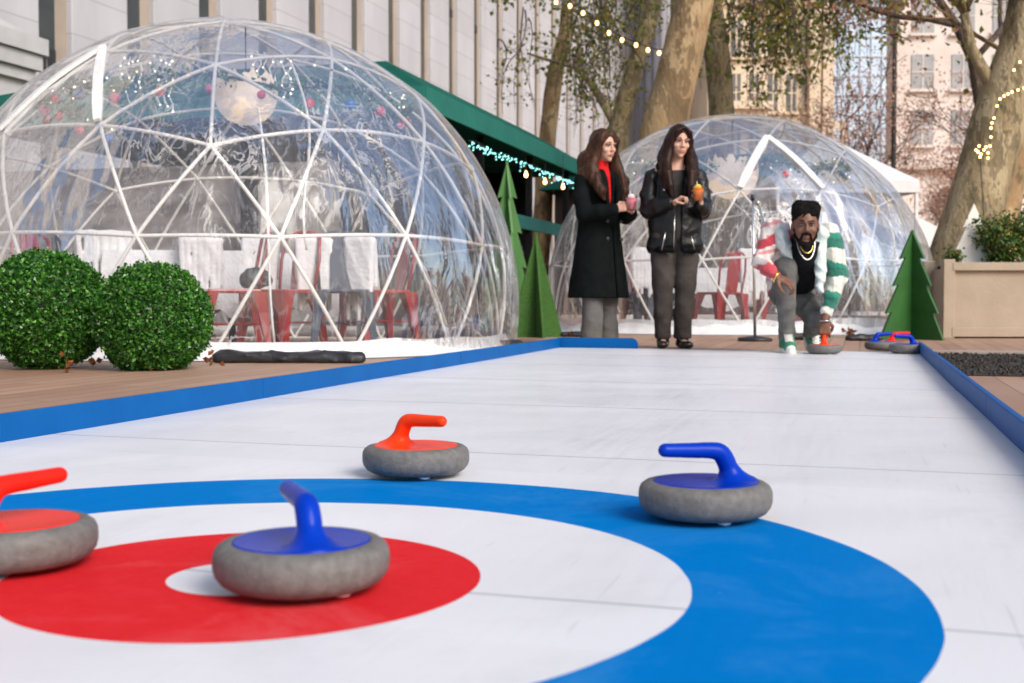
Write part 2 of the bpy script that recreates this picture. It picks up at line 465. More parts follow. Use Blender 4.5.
def bark(name, a, b, c, sc=3.0):
    q = N(name); v = q.coord((1, 1, 0.45))
    n1 = q.noise(sc, 5, v); n2 = q.noise(sc * 4, 5, v)
    ed_ = q.n('TexVoronoi'); ed_.inputs['Scale'].default_value = sc * 1.3; ed_.inputs['Randomness'].default_value = 1.0
    dv = q.n('Mapping'); q.l(v, dv.inputs[0]); ad = q.n('VectorMath', operation='ADD'); nv_ = q.n('TexNoise'); nv_.inputs['Scale'].default_value = sc * 2; q.l(v, nv_.inputs['Vector'])
    q.l(dv.outputs[0], ad.inputs[0]); q.l(nv_.outputs['Color'], ad.inputs[1]); q.l(ad.outputs[0], ed_.inputs['Vector'])
    pick = q.n('SeparateColor'); q.l(ed_.outputs['Color'], pick.inputs[0])
    col = q.ramp(n1, [(0.40, a), (0.455, b), (0.54, b), (0.58, c)])
    col = q.mix(q.math('MULTIPLY', pick.outputs[0], 0.55), col, c)
    col = q.mix(q.math('MULTIPLY', q.math('GREATER_THAN', pick.outputs[1], 0.72), 0.6), col, a)
    col = q.mix(q.math('MULTIPLY', n2, 0.45), col, tuple(x * 0.45 for x in b))
    q.l(col, q.p.inputs['Base Color']); q.p.inputs['Roughness'].default_value = 0.85
    q.bump(q.noise(sc * 6, 6, v), 0.03)
    return q.m
M['plane_bark'] = bark('plane_bark', (0.12, 0.08, 0.04), (0.34, 0.215, 0.105), (0.52, 0.38, 0.21))
M['plane_bark_green'] = bark('plane_bark_green', (0.10, 0.08, 0.045), (0.31, 0.235, 0.125), (0.48, 0.39, 0.24), 4)
M['dark_bark'] = bark('dark_bark', (0.05, 0.035, 0.03), (0.11, 0.08, 0.065), (0.18, 0.13, 0.10), 6)

# clear plastic film of the domes: thin, wrinkled, mirrors the sky
def film(name, seed, haze=0.10, gloss=1.0):
    q = N(name); q.t.nodes.remove(q.p)
    v = q.coord((1, 1, 1))
    vs = q.n('Mapping'); q.l(v, vs.inputs[0]); vs.inputs['Location'].default_value = (seed, seed * 2, 0)
    big = q.noise(1.6, 3, vs.outputs[0])
    vz = q.n('Mapping'); q.l(vs.outputs[0], vz.inputs[0]); vz.inputs['Scale'].default_value = (1, 1, 0.3)
    mid = q.n('TexNoise'); mid.inputs['Scale'].default_value = 7.0; mid.inputs['Detail'].default_value = 4; mid.inputs['Distortion'].default_value = 1.2
    q.l(vz.outputs[0], mid.inputs['Vector'])
    ridged = q.math('ABSOLUTE', q.math('SUBTRACT', mid.outputs['Fac'], 0.5))
    fine = q.n('TexVoronoi', feature='DISTANCE_TO_EDGE'); fine.inputs['Scale'].default_value = 5.0; q.l(vz.outputs[0], fine.inputs['Vector'])
    patch = q.n('MapRange'); q.l(q.noise(1.1, 2, vs.outputs[0]), patch.inputs[0]); patch.inputs['From Min'].default_value = 0.47; patch.inputs['From Max'].default_value = 0.62
    lng = q.n('Mapping'); q.l(vs.outputs[0], lng.inputs[0]); lng.inputs['Scale'].default_value = (1.0, 1.0, 0.22); lng.inputs['Rotation'].default_value = (0.5, 0.3, 0)
    soft = q.noise(3.2, 2, lng.outputs[0], 0.4)
    h = q.math('ADD', q.math('MULTIPLY', q.math('ADD', q.math('MULTIPLY', ridged, -1.5), q.math('MULTIPLY', q.math('MINIMUM', fine.outputs['Distance'], 0.08), 0.9)), q.math('ADD', patch.outputs[0], 0.14)), q.math('MULTIPLY', soft, 3.6))
    b = q.n('Bump'); b.inputs['Distance'].default_value = 0.026; b.inputs['Strength'].default_value = 1.0
    q.l(h, b.inputs['Height'])
    fr = q.n('Fresnel'); fr.inputs['IOR'].default_value = 1.5; q.l(b.outputs[0], fr.inputs['Normal'])
    frm = q.math('MINIMUM', q.math('MULTIPLY', q.math('ADD', fr.outputs[0], 0.0), 0.72 * gloss), 0.5)
    tr = q.n('BsdfTransparent'); tr.inputs[0].default_value = (0.95, 0.96, 0.97, 1)
    gl = q.n('BsdfGlossy'); gl.inputs['Roughness'].default_value = 0.09; gl.inputs[0].default_value = (0.95, 0.97, 1.0, 1); q.l(b.outputs[0], gl.inputs['Normal'])
    df = q.n('BsdfDiffuse'); df.inputs[0].default_value = (0.8, 0.82, 0.86, 1); q.l(b.outputs[0], df.inputs['Normal'])
    tl = q.n('BsdfTranslucent'); tl.inputs[0].default_value = (0.8, 0.82, 0.86, 1)
    dm = q.n('MixShader'); dm.inputs[0].default_value = 0.5; q.l(df.outputs[0], dm.inputs[1]); q.l(tl.outputs[0], dm.inputs[2])
    lw = q.n('LayerWeight'); lw.inputs['Blend'].default_value = 0.18
    crease = q.math('MULTIPLY', q.math('MULTIPLY', q.math('GREATER_THAN', q.math('SUBTRACT', 0.035, ridged), 0.019), q.math('ADD', patch.outputs[0], 0.35)), 0.42)
    hz = q.math('MINIMUM', q.math('ADD', q.math('ADD', q.math('MULTIPLY', big, haze * 1.3), q.math('MULTIPLY', q.math('POWER', lw.outputs['Facing'], 2.0), 0.6)), crease), 0.8)
    m1 = q.n('MixShader'); q.l(hz, m1.inputs[0]); q.l(tr.outputs[0], m1.inputs[1]); q.l(dm.outputs[0], m1.inputs[2])
    m2 = q.n('MixShader'); q.l(frm, m2.inputs[0]); q.l(m1.outputs[0], m2.inputs[1]); q.l(gl.outputs[0], m2.inputs[2])
    q.l(m2.outputs[0], q.o.inputs[0])
    return q.m
M['film_near'] = film('film_near', 3.0, 0.085, 0.85)
M['film_mid'] = film('film_mid', 11.0, 0.13)
M['film_far'] = film('film_far', 23.0, 0.2)

# ================================================================== THE SETTING
# ground: brown boards / pavers, one sheet to the horizon
q = N('paving')
v = q.coord((1, 1, 1), rot=(0, 0, TH))
br = q.n('TexBrick'); q.l(v, br.inputs['Vector'])
br.inputs['Scale'].default_value = 1.0; br.inputs['Brick Width'].default_value = 1.6; br.inputs['Row Height'].default_value = 0.13
br.inputs['Mortar Size'].default_value = 0.004; br.inputs['Mortar Smooth'].default_value = 0.3
br.inputs['Color1'].default_value = (0.34, 0.175, 0.105, 1); br.inputs['Color2'].default_value = (0.50, 0.30, 0.19, 1); br.inputs['Mortar'].default_value = (0.05, 0.032, 0.025, 1)
rot = q.n('Mapping'); rot.inputs['Rotation'].default_value = (0, 0, math.radians(90)); q.l(v, rot.inputs[0]); q.l(rot.outputs[0], br.inputs['Vector'])
st = q.n('Mapping'); st.inputs['Scale'].default_value = (6, 0.6, 1); q.l(v, st.inputs[0])
nz = q.noise(2.5, 6, st.outputs[0]); n2 = q.noise(0.5, 4, v)
c = q.mix(q.math('MULTIPLY', nz, 0.55), br.outputs['Color'], (0.14, 0.085, 0.062))
c = q.mix(q.ramp(n2, [(0.35, (0, 0, 0)), (0.65, (0.5, 0.5, 0.5))]), c, (0.42, 0.29, 0.21))
q.l(c, q.p.inputs['Base Color']); q.p.inputs['Roughness'].default_value = 0.6
hh = q.math('ADD', q.math('MULTIPLY', br.outputs['Fac'], -0.6), q.math('MULTIPLY', nz, 0.35))
q.bump(hh, 0.006)
M['paving'] = q.m
g = MB(); g.v = [(-500, -20, 0), (500, -20, 0), (500, 900, 0), (-500, 900, 0)]; g.f = [(0, 1, 2, 3)]; g.mi = [0]
tag(g.build('ground', M['paving']), kind='structure')

# bed of dark gravel right of the lane, and its pale edging
gx = [S(0.43, 6.6), S(9.0, 6.6), S(9.0, 9.1), S(0.43, 9.1)]
g = MB(); g.v = [(p.x, p.y, 0.004) for p in gx]; g.f = [(0, 1, 2, 3)]; g.mi = [0]
tag(g.build('gravel_bed', M['soil']), kind='structure')
ed = MB(); ed.box(S(4.66, 9.15, 0.012), (8.4, 0.10, 0.024), rz=-TH)
tag(ed.build('path_edging', mat('edging', (0.3, 0.24, 0.2), (0.42, 0.35, 0.3), 6, 0.7), bevel=0.004), kind='structure')
rng = random.Random(5)
peb = MB()
for i in range(5000):
    p = S(rng.uniform(0.44, 4.0), rng.uniform(6.65, 9.05))
    r = rng.uniform(0.005, 0.015)
    R = Euler((rng.random() * 3, rng.random() * 3, rng.random() * 3)).to_matrix()
    peb.box((p.x, p.y, 0.004 + r * 0.3), (r * 1.4, r, r * 0.8), R)
tag(peb.build('gravel_chips', mat('chips', (0.012, 0.010, 0.009), (0.10, 0.085, 0.075), 30, 0.95, spec=0.1)), 'dark brown gravel and mulch chips filling the bed right of the lane', 'gravel', kind='stuff')

# ------------------------------------------------------------------ the curling lane
AL, AR, T0, T1 = -2.21, 0.395, -0.6, 9.06
ZS = 0.012
HA, HT = -0.828, 1.527
q = N('lane_sheet')
tc = q.n('TexCoord'); sx = q.n('SeparateXYZ'); q.l(tc.outputs['Object'], sx.inputs[0])
X, Y = sx.outputs[0], sx.outputs[1]
dx = q.math('SUBTRACT', X, HA); dy = q.math('SUBTRACT', Y, HT)
wob = q.math('MULTIPLY', q.math('SUBTRACT', q.noise(3, 2, tc.outputs['Object']), 0.5), 0.012)
rr = q.math('ADD', q.math('SQRT', q.math('ADD', q.math('MULTIPLY', dx, dx), q.math('MULTIPLY', dy, dy))), wob)
def band(a, b):
    return q.math('MULTIPLY', q.math('SMOOTH_MIN', 1.0, q.math('GREATER_THAN', rr, a), 0.0), q.math('LESS_THAN', rr, b))
nz = q.noise(1.3, 4, tc.outputs['Object']); fine = q.noise(60, 6, tc.outputs['Object'])
sc_map = q.n('Mapping'); sc_map.inputs['Scale'].default_value = (9, 0.5, 1); sc_map.inputs['Rotation'].default_value = (0, 0, 0.2); q.l(tc.outputs['Object'], sc_map.inputs[0])
scr = q.noise(5, 7, sc_map.outputs[0], 0.7)
white = q.mix(nz, (0.70, 0.70, 0.73), (0.80, 0.80, 0.825))
fl_ = q.math('FLOOR', q.math('DIVIDE', q.math('ADD', Y, q.math('MULTIPLY', X, 0.05)), 1.29)); wnz = q.n('TexWhiteNoise', noise_dimensions='1D'); q.l(fl_, wnz.inputs['W'])
white = q.mix(q.math('MULTIPLY', wnz.outputs['Value'], 0.35), white, (0.62, 0.62, 0.645))
sm_ = q.n('Mapping'); sm_.inputs['Scale'].default_value = (1.0, 1.0, 1); q.l(tc.outputs['Object'], sm_.inputs[0])
smn = q.n('TexNoise'); smn.inputs['Scale'].default_value = 2.6; smn.inputs['Detail'].default_value = 8; smn.inputs['Roughness'].default_value = 0.72; smn.inputs['Distortion'].default_value = 0.8; q.l(sm_.outputs[0], smn.inputs['Vector'])
white = q.mix(q.ramp(smn.outputs['Fac'], [(0.52, (0, 0, 0)), (0.72, (0.45, 0.45, 0.45))]), white, (0.56, 0.56, 0.57))
st_ = q.n('Mapping'); st_.inputs['Scale'].default_value = (22, 1.0, 1); st_.inputs['Rotation'].default_value = (0, 0, -0.25); q.l(tc.outputs['Object'], st_.inputs[0])
sln = q.n('TexNoise'); sln.inputs['Scale'].default_value = 3.0; sln.inputs['Detail'].default_value = 2; sln.inputs['Distortion'].default_value = 0.5; q.l(st_.outputs[0], sln.inputs['Vector'])
white = q.mix(q.ramp(sln.outputs['Fac'], [(0.70, (0, 0, 0)), (0.74, (0.4, 0.4, 0.4))]), white, (0.5, 0.5, 0.5))
white = q.mix(q.ramp(scr, [(0.56, (0, 0, 0)), (0.78, (0.35, 0.35, 0.35))]), white, (0.62, 0.62, 0.64))
col = q.mix(band(0.105, 0.331), white, q.mix(q.ramp(smn.outputs['Fac'], [(0.5, (0, 0, 0)), (0.75, (0.35, 0.35, 0.35))]), q.mix(fine, (0.60, 0.014, 0.020), (0.70, 0.030, 0.036)), (0.78, 0.22, 0.22)))
col = q.mix(band(0.622, 0.926), col, q.mix(q.ramp(smn.outputs['Fac'], [(0.5, (0, 0, 0)), (0.75, (0.25, 0.25, 0.25))]), q.mix(fine, (0.0, 0.150, 0.46), (0.0, 0.180, 0.54)), (0.12, 0.33, 0.62)))
# joints between the panels
seam = None
for t in (0.35, 1.50, 2.86, 4.16, 5.45, 6.75, 8.0):
    w = q.math('ABSOLUTE', q.math('SUBTRACT', q.math('ADD', q.math('ADD', Y, q.math('MULTIPLY', X, 0.05)), q.math('MULTIPLY', wob, 1.5)), t))
    k = q.math('LESS_THAN', w, 0.0030 + 0.0014 * t)
    seam = k if seam is None else q.math('MAXIMUM', seam, k)
sw = q.math('LESS_THAN', q.math('ABSOLUTE', q.math('SUBTRACT', X, -0.90)), 0.0)
seam = q.math('MAXIMUM', seam, sw)
col = q.mix(q.math('MULTIPLY', q.math('MULTIPLY', seam, q.math('SUBTRACT', 1.0, q.math('MAXIMUM', band(0.105, 0.331), band(0.622, 0.926)))), 0.6), col, (0.30, 0.31, 0.33))
spk = q.n('TexVoronoi'); spk.inputs['Scale'].default_value = 7.0; q.l(tc.outputs['Object'], spk.inputs['Vector'])
col = q.mix(q.math('MULTIPLY', q.math('LESS_THAN', spk.outputs['Distance'], 0.018), 0.35), col, (0.25, 0.22, 0.2))
q.l(col, q.p.inputs['Base Color'])
q.l(q.ramp(scr, [(0.3, (0.30, 0.30, 0.30)), (0.7, (0.46, 0.46, 0.46))]), q.p.inputs['Roughness'])
paint = q.math('MAXIMUM', band(0.105, 0.331), band(0.622, 0.926)); q.l(q.math('SUBTRACT', 0.32, q.math('MULTIPLY', paint, 0.26)), q.p.inputs['Specular IOR Level'])
q.bump(q.math('ADD', q.math('MULTIPLY', q.noise(0.9, 2, tc.outputs['Object']), 1.0), q.math('MULTIPLY', fine, 0.002)), 0.035)
pd = q.n('BsdfDiffuse'); q.l(col, pd.inputs[0]); pm = q.n('MixShader'); q.l(q.math('MULTIPLY', paint, 0.88), pm.inputs[0])
q.l(q.p.outputs[0], pm.inputs[1]); q.l(pd.outputs[0], pm.inputs[2]); q.l(pm.outputs[0], q.o.inputs[0])
M['lane_sheet'] = q.m

lane = empty('curling_lane', (0, 0, 0), -TH, 'long white synthetic curling lane with blue and red target rings and blue side boards', 'curling lane')
me = MB()
nu, nv = 40, 150
for j in range(nv + 1):
    for i in range(nu + 1):
        a = AL + (AR - AL) * i / nu; t = T0 + (T1 - T0) * j / nv
        z = ZS + 0.006 * noise.noise(Vector((a * 0.7, t * 0.6, 3))) 
        me.v.append((a, t, z))
for j in range(nv):
    for i in range(nu):
        k = j * (nu + 1) + i
        me.f.append((k, k + 1, k + nu + 2, k + nu + 1)); me.mi.append(0)
me.build('sheet', M['lane_sheet'], lane, smooth=True)
BH, BT = 0.088, 0.022
for (x0, x1, y0, y1) in ((AL - BT, AL, T0, T1 + 0.02), (AR, AR + BT, T0, T1 - 0.05)):
    L = y1 - y0; nseg = 4
    for k in range(nseg):
        ya = y0 + L * k / nseg; yb = y0 + L * (k + 1) / nseg - 0.003
        b = MB(); b.box(((x0 + x1) / 2, (ya + yb) / 2, BH / 2), (BT, yb - ya, BH))
        b.build('side_board', M['board_blue'], lane, bevel=0.004)
# short end board with a rounded free corner
b = MB()
poly = [(0, 0), (0.62, 0), (0.62, 0.045)] + [(0.62 - 0.045 + 0.045 * math.cos(x), 0.045 + 0.045 * math.sin(x)) for x in (0.4, 0.8, 1.2)] + [(0.575, 0.092), (0, 0.092)]
Mx = Matrix.Translation((AL - BT, T1 + 0.045, 0)) @ Matrix.Rotation(math.radians(90), 4, 'X')
b.prism(poly, BT, Mx); b.build('end_board', M['board_blue'], lane)

# ------------------------------------------------------------------ curling stones
def stone_parts(root, hm, key):
    pr = [(0.0, 0.004), (0.082, 0.004), (0.097, 0.0065), (0.1075, 0.0125), (0.1145, 0.0215), (0.1172, 0.0315), (0.1174, 0.041), (0.1166, 0.0495), (0.1130, 0.0572), (0.1055, 0.0626), (0.0965, 0.0645), (0.0925, 0.0640), (0.0905, 0.061), (0.0, 0.061)]
    b = MB().lathe(pr, 64); b.build('granite_body', M['granite'], root, smooth=True)
    for k in range(3):
        an = 0.5 + k * 2.0944
        w = MB().lathe([(0, 0.0), (0.010, 0.0), (0.013, 0.003), (0.013, 0.008), (0.0, 0.008)], 16, (0.076 * math.cos(an), 0.076 * math.sin(an), 0.0))
        w.build('foot', M['white_plastic'], root, smooth=True)
    F = Field((-0.12, -0.10, 0.045), (0.11, 0.10, 0.15), 0.0022)
    def disc(X_, Y_, Z_):
        r = np.sqrt(X_ ** 2 + Y_ ** 2); z0 = 0.0655 - 0.0035 * np.clip(1 - (r / 0.09) ** 2, 0, 1)
        return np.maximum(r - 0.0918, np.maximum(Z_ - z0, 0.057 - Z_))
    F.g[:] = 1.0
    F.put(disc, (-0.092, -0.092, 0.055), (0.092, 0.092, 0.07), 0)
    F.cap((0.060, 0, 0.048), (0.046, 0, 0.088), 0.032, 0.0155, 0.026)
    kp = [(0.048, 0.076, .0165), (0.040, 0.098, .0165), (0.028, 0.1135, .016), (0.008, 0.1180, .0142), (-0.018, 0.1190, .0135), (-0.045, 0.1200, .0127), (-0.078, 0.1213, .0120)]
    fine_ = []
    for i in range(len(kp) - 1):
        p0, p1, p2, p3 = kp[max(i - 1, 0)], kp[i], kp[i + 1], kp[min(i + 2, len(kp) - 1)]
        for j in range(6):
            f = j / 6; fine_.append([(1.02 if c == 2 else 1.0) * 0.5 * (2 * p1[c] + (p2[c] - p0[c]) * f + (2 * p0[c] - 5 * p1[c] + 4 * p2[c] - p3[c]) * f * f + (3 * p1[c] - p0[c] - 3 * p2[c] + p3[c]) * f ** 3) for c in range(3)])
    fine_.append((kp[-1][0], kp[-1][1], kp[-1][2] * 1.02))
    for i in range(len(fine_) - 1):
        a_, b_ = fine_[i], fine_[i + 1]; F.cap((a_[0], 0, a_[1]), (b_[0], 0, b_[1]), a_[2], b_[2], 0.006 if i == 0 else 0.0004)
    F.build('handle', hm, root, smooth=2)
stones = {}
def place_stone(px, py, hdir, color, label, rings=True):
    p = gnd(px, py, ZS)
    rz = math.atan2(-hdir[1], -hdir[0])
    if color not in stones:
        r = empty('curling_stone', (p.x, p.y, ZS + 0.001), rz, label, 'curling stone', 'curling stones on the lane')
        stone_parts(r, M[color], color); stones[color] = r
    else:
        r = copy_tree(stones[color]); r.location = (p.x, p.y, ZS + 0.001); r.rotation_euler = (0, 0, rz); r['label'] = label
    return r
place_stone(302, 588, (-0.40, 0.92), 'blue_plastic', 'blue-handled curling stone nearest the viewer, in front of the white target centre')
place_stone(14, 565, (0.56, 0.83), 'red_plastic', 'red-handled curling stone cut off by the left edge of the picture, on the red ring')
place_stone(416, 474.5, (0.76, -0.65), 'orange_plastic', 'orange-handled curling stone on the far rim of the blue ring')
place_stone(705, 517.5, (-0.95, -0.3), 'blue_plastic', 'blue-handled curling stone on the right side of the wide blue ring')
held = place_stone(824, 354, (0.25, 0.95), 'orange_plastic', 'orange-topped curling stone gripped by the crouching man')
place_stone(881, 350.5, (1.0, 0.2), 'blue_plastic', 'small far blue-handled stone, left one of the group by the lane corner')
place_stone(906, 353.5, (-0.9, -0.1), 'blue_plastic', 'far blue-handled stone nearest the right side board at the lane end')
place_stone(898, 349.5, (1.0, 0.0), 'red_plastic', 'far red-handled stone half hidden behind a blue-handled one at the lane corner')

# ================================================================== LIBRARY WALL (left, recedes along the lane)
TL = math.radians(17.17)
def LW(a, t, z=0.0):
    return Vector((a * math.cos(TL) + t * math.sin(TL), -a * math.sin(TL) + t * math.cos(TL), z))
lib = empty('library_building', LW(-18.3, 20), -TL, 'long white marble library wall with tall pilasters and narrow dark window slots', 'building')
# local x = outwards from the wall towards the lane, local y = along
P0 = 3.4
HW = 30
back = MB(); back.box((-0.95, 50, HW / 2), (1.0, 150, HW)); back.build('wall', M['marble_beige'], lib)
tt = 22.9 - 20 - 8 * P0 + 1.08
i = 0
while tt < 100:
    a = MB()
    a.box((-0.40, tt + 0.80 + 1.11, HW / 2 + 1.2), (0.22, 2.22, HW - 2.4))
    a.build('pilaster', M['marble'], lib, bevel=0.03)
    w = MB(); w.box((-0.43, tt, HW / 2 + 1), (0.06, 0.60, HW - 4)); f = w.build('window', M['slot_glass'], lib)
    for k in range(3):
        m = MB(); m.box((-0.41, tt, 6 + k * 7.0), (0.07, 0.60, 0.35)); m.build('spandrel', M['iron'], f)
    tt += P0; i += 1
b = MB(); b.box((-0.3, 50, 0.6), (1.5, 150, 1.2)); b.build('plinth', M['stone_grey'], lib)

# lower stone wing with a moulded cornice, far left
w = empty('stone_pavilion', at(30, 297, 22.5) * 1.0, -TH, 'low grey stone wing with heavy moulded cornice at the far left edge', 'building')
w.location.z = 0
b = MB(); b.box((-3, -3, 2.2), (6, 6, 4.4)); b.build('wall', M['stone_grey'], w)
b = MB()
for z, o, h in ((5.15, 0.55, 0.30), (4.84, 0.40, 0.28), (4.55, 0.22, 0.20), (3.9, 0.10, 0.22)):
    b.box((-3, -3, z - h / 2), (6 + o, 6 + o, h))
b.build('cornice', M['stone_grey'], w)
b = MB()
poly = [(-6, 0), (0, 0), (0, 0.1), (-3, 0.5), (-6, 0.1)]
b.prism(poly, 6.0, Matrix.Translation((-6.0, 0, 5.16)) @ Matrix.Rotation(math.radians(90), 4, 'Z') @ Matrix.Rotation(math.radians(90), 4, 'X'))
b.build('roof', M['stone_grey'], w)
# iron lantern beside it
ln = empty('iron_lantern', at(50, 297, 23.2) * 1.0, 0, 'black wrought iron lantern between the stone wing and the white pilasters', 'lantern'); ln.location.z = 0; ln.scale = (.55, .55, .77)
b = MB(); b.tube([(0, 0, 0), (0, 0, 4.6)], 0.10, 10); b.tube([(0, 0, 0), (0, 0, 0.6)], [0.3, 0.2], 10); b.build('post', M['iron'], ln)
b = MB().lathe([(0, 4.4), (0.25, 4.5), (0.34, 5.4), (0.42, 5.5), (0.2, 5.9), (0.05, 6.3), (0, 6.4)], 8)
for k in range(8):
    a = k * math.pi / 4; b.tube([(0.34 * math.cos(a), 0.34 * math.sin(a), 5.4), (0.3 * math.cos(a), 0.3 * math.sin(a), 5.95)], 0.03, 5)
b.build('lamp_head', M['iron'], ln)

# terrace wall in front of the library
tw = empty('terrace_wall', S(-15.5, 10), -TH, 'low grey stone terrace wall along the foot of the library', 'wall')
b = MB(); b.box((0, 30, 1.0), (0.6, 70, 2.0)); b.build('wall', M['stone_grey'], tw)
b = MB(); b.box((0, 30, 2.12), (0.9, 70, 0.22)); b.build('coping', M['stone_grey'], tw)

# ================================================================== KIOSK with the green roof
kk = empty('park_kiosk', S(-5.25, 14.4), -TH, 'green roofed market pavilion with a dark open front behind the large dome', 'pavilion')
# local x to the right (lane side, 0 = eave), y along; body extends to x = -7
X0, X1, Y1k = 0.0, -8.0, 8.9
ze, zr = 2.88, 3.62
rf = MB()
ev = [(X0, 0, ze + .15), (X0, Y1k, ze + .15), (X1, Y1k, ze + .15), (X1, 0, ze + .15)]
rd = [(X0 - 1.0, 1.2, zr), (X0 - 1.0, Y1k - .1, zr), (X1 + 2.6, Y1k - .4, zr), (X1 + 2.6, 1.2, zr)]
rf.add(ev + rd, [(0, 1, 5, 4), (1, 2, 6, 5), (2, 3, 7, 6), (3, 0, 4, 7), (4, 5, 6, 7)])
un = [(p[0], p[1], ze + .10) for p in ev]; rf.add(un, [(3, 2, 1, 0)])
rf.build('roof', M['green_roof'], kk)
vl = MB()
for (c, d) in (((X0, Y1k / 2, ze + .02), (.03, Y1k, .28)), (((X0 + X1) / 2, -0.01, ze + .02), (-X1, .03, .28)), (((X0 + X1) / 2, Y1k, ze + .02), (-X1, .03, .28))):
    vl.box(c, d)
vl.build('valance', M['green_valance'], kk)
for y in (0.3, 3.1, 5.9, 8.6):
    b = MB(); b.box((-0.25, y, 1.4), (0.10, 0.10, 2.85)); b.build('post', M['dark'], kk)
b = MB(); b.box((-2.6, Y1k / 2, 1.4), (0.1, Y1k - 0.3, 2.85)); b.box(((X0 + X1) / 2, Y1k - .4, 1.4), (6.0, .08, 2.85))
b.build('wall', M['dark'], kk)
b = MB(); b.box(((X0 + X1) / 2 - .4, 0.5, 1.1), (6.0, .08, 2.2)); b.build('wall', M['kiosk_side'], kk)
b = MB(); b.box((-0.22, Y1k / 2 + 1.6, 1.66), (0.05, 5.6, 0.22)); b.build('sign_rail', M['teal'], kk)
b = MB(); b.box((-0.9, Y1k / 2, 0.5), (0.6, Y1k - 0.8, 1.0)); b.box((-0.9, Y1k / 2, 1.03), (0.7, Y1k - 0.8, 0.06)); b.build('counter', M['dark_wood'], kk)
for k in range(14):
    b = MB(); b.lathe([(0, 0), (.06, 0), (.06, .18), (.025, .24), (.025, .3), (0, .3)], 10, (-0.9 + rng.uniform(-.15, .15), 0.8 + k * .55, 1.06)); b.build('bottle', M[rng.choice(['teal', 'dark_wood', 'stone_grey'])], kk, smooth=True)
# icicle string along the kiosk front
st = empty('icicle_string_lights', S(-5.2, 16.0, 0), -TH, 'cyan-white icicle fairy lights strung under the green kiosk roof', 'string lights')
b = MB(); pth = [(0, y * .25, 2.55 + .03 * math.sin(y)) for y in range(29)]; b.tube(pth, 0.006, 5); b.build('cable', M['wire'], st)
b = MB()
for k in range(29 * 5):
    y = rng.uniform(0, 7); b.ball((rng.uniform(-.03, .03), y, 2.56 - abs(rng.gauss(0, .05))), 0.009, 6, 4)
b.build('led_cluster', M['bulb_cyan'], st); st.children[-1]['kind'] = 'stuff'
for (px, py) in ((526, 175), (545, 182), (563, 187)):
    p = at(px, py, 20.3 + (px - 526) * .05)
    lb = empty('pendant_bulb', p, 0, 'warm pendant bulb hanging under the kiosk eave, %s' % {526: 'nearest the big dome', 545: 'middle of three', 563: 'nearest the woman in the long coat'}[px], 'light bulb', 'bulbs under the kiosk eave')
    b = MB(); b.lathe([(0, -.045), (.028, -.03), (.034, 0), (.02, .04), (.012, .07), (0, .07)], 10); b.build('glass', M['bulb_warm'], lb, smooth=True)
    b = MB(); b.tube([(0, 0, .07), (0, 0, 2.98 - p.z)], .006, 5); b.build('cord', M['wire'], lb)

# ================================================================== BACKGROUND BUILDINGS
def facade(name, label, origin, rz, W, H, D, wall, glass, pitchx, pitchz, ww, wh, trim=None, zb=1.5, mull=True, group=None):
    r = empty(name, origin, rz, label, 'building', group)
    b = MB(); b.box((0, D / 2, H / 2), (W, D, H)); b.build('wall', M[wall], r)
    nx, nz_ = int(W / pitchx), int((H - zb) / pitchz)
    x0 = -(nx - 1) * pitchx / 2
    cnt = 0
    for k in range(nz_):
        for i in range(nx):
            if cnt >= 98: break
            c = (x0 + i * pitchx, 0, zb + k * pitchz + wh / 2)
            w_ = MB(); w_.box((c[0], -0.02, c[2]), (ww, 0.12, wh)); o = w_.build('window', M[glass], r)
            if mull:
                f = MB(); f.box((c[0], -0.06, c[2]), (0.08, 0.12, wh)); f.box((c[0], -0.07, c[2]), (ww, 0.12, 0.08)); f.box((c[0], -0.16, c[2] - wh / 2 - .1), (ww + .4, .4, .2))
                f.build('frame', M[trim or wall], o)
            cnt += 1
    return r
M['sunlit_sand_wall'] = mat('sunlit_sand_wall', (0.56, 0.44, 0.31), (0.74, 0.62, 0.47), 0.25, 0.8, bump=0.05, bscale=1.2)  # sand masonry with warm sunlight put into a lighter base colour
M['win_hazy'] = mat('win_hazy', (0.22, 0.23, 0.25), (0.42, 0.42, 0.43), 0.8, 0.3)
M['pink_wall'] = mat('pink_wall', (0.58, 0.50, 0.46), (0.76, 0.69, 0.65), 0.3, 0.8, bump=0.05, bscale=1.2)
M['pale_glass'] = mat('pale_glass', (0.42, 0.55, 0.70), (0.62, 0.72, 0.84), 0.12, 0.15, stretch=(1, 1, 2))
M['win_dark'] = mat('win_dark', (0.04, 0.045, 0.05), (0.16, 0.16, 0.16), 0.8, 0.2)
M['tower_frame'] = mat('tower_frame', (0.5, 0.55, 0.6), (0.62, 0.67, 0.72), 0.3, 0.5)
p = at(762, 297, 82); p.z = 0
sb = facade('office_building', 'sunlit sand coloured masonry block with tall narrow windows above the second dome', p, 0.05, 7.6, 34, 14, 'sunlit_sand_wall', 'win_dark', 1.25, 3.6, 0.62, 2.5, zb=2.0)
for x in (-3.55, 3.3, 4.2): 
    b = MB(); b.box((x, -0.35, 17), (0.75, 0.7, 34)); b.build('pier', M['sunlit_sand_wall'], sb)
b = MB(); b.box((-1.6, -0.9, 13.0), (3.6, 1.6, 0.5)); b.box((-1.6, -0.7, 12.5), (3.2, 1.2, 0.6)); b.build('cornice', M['sunlit_sand_wall'], sb)
p = at(858, 297, 210); p.z = 0
gt = facade('glass_tower', 'pale blue glass skyscraper standing far off between the masonry blocks', p, 0, 15, 75, 15, 'pale_glass', 'tower_frame', 50, 50, .1, .1, mull=False, zb=100)
b = MB()
for i in range(9): b.box((-7.5 + i * 1.87, -0.1, 37), (0.18, 0.3, 74))
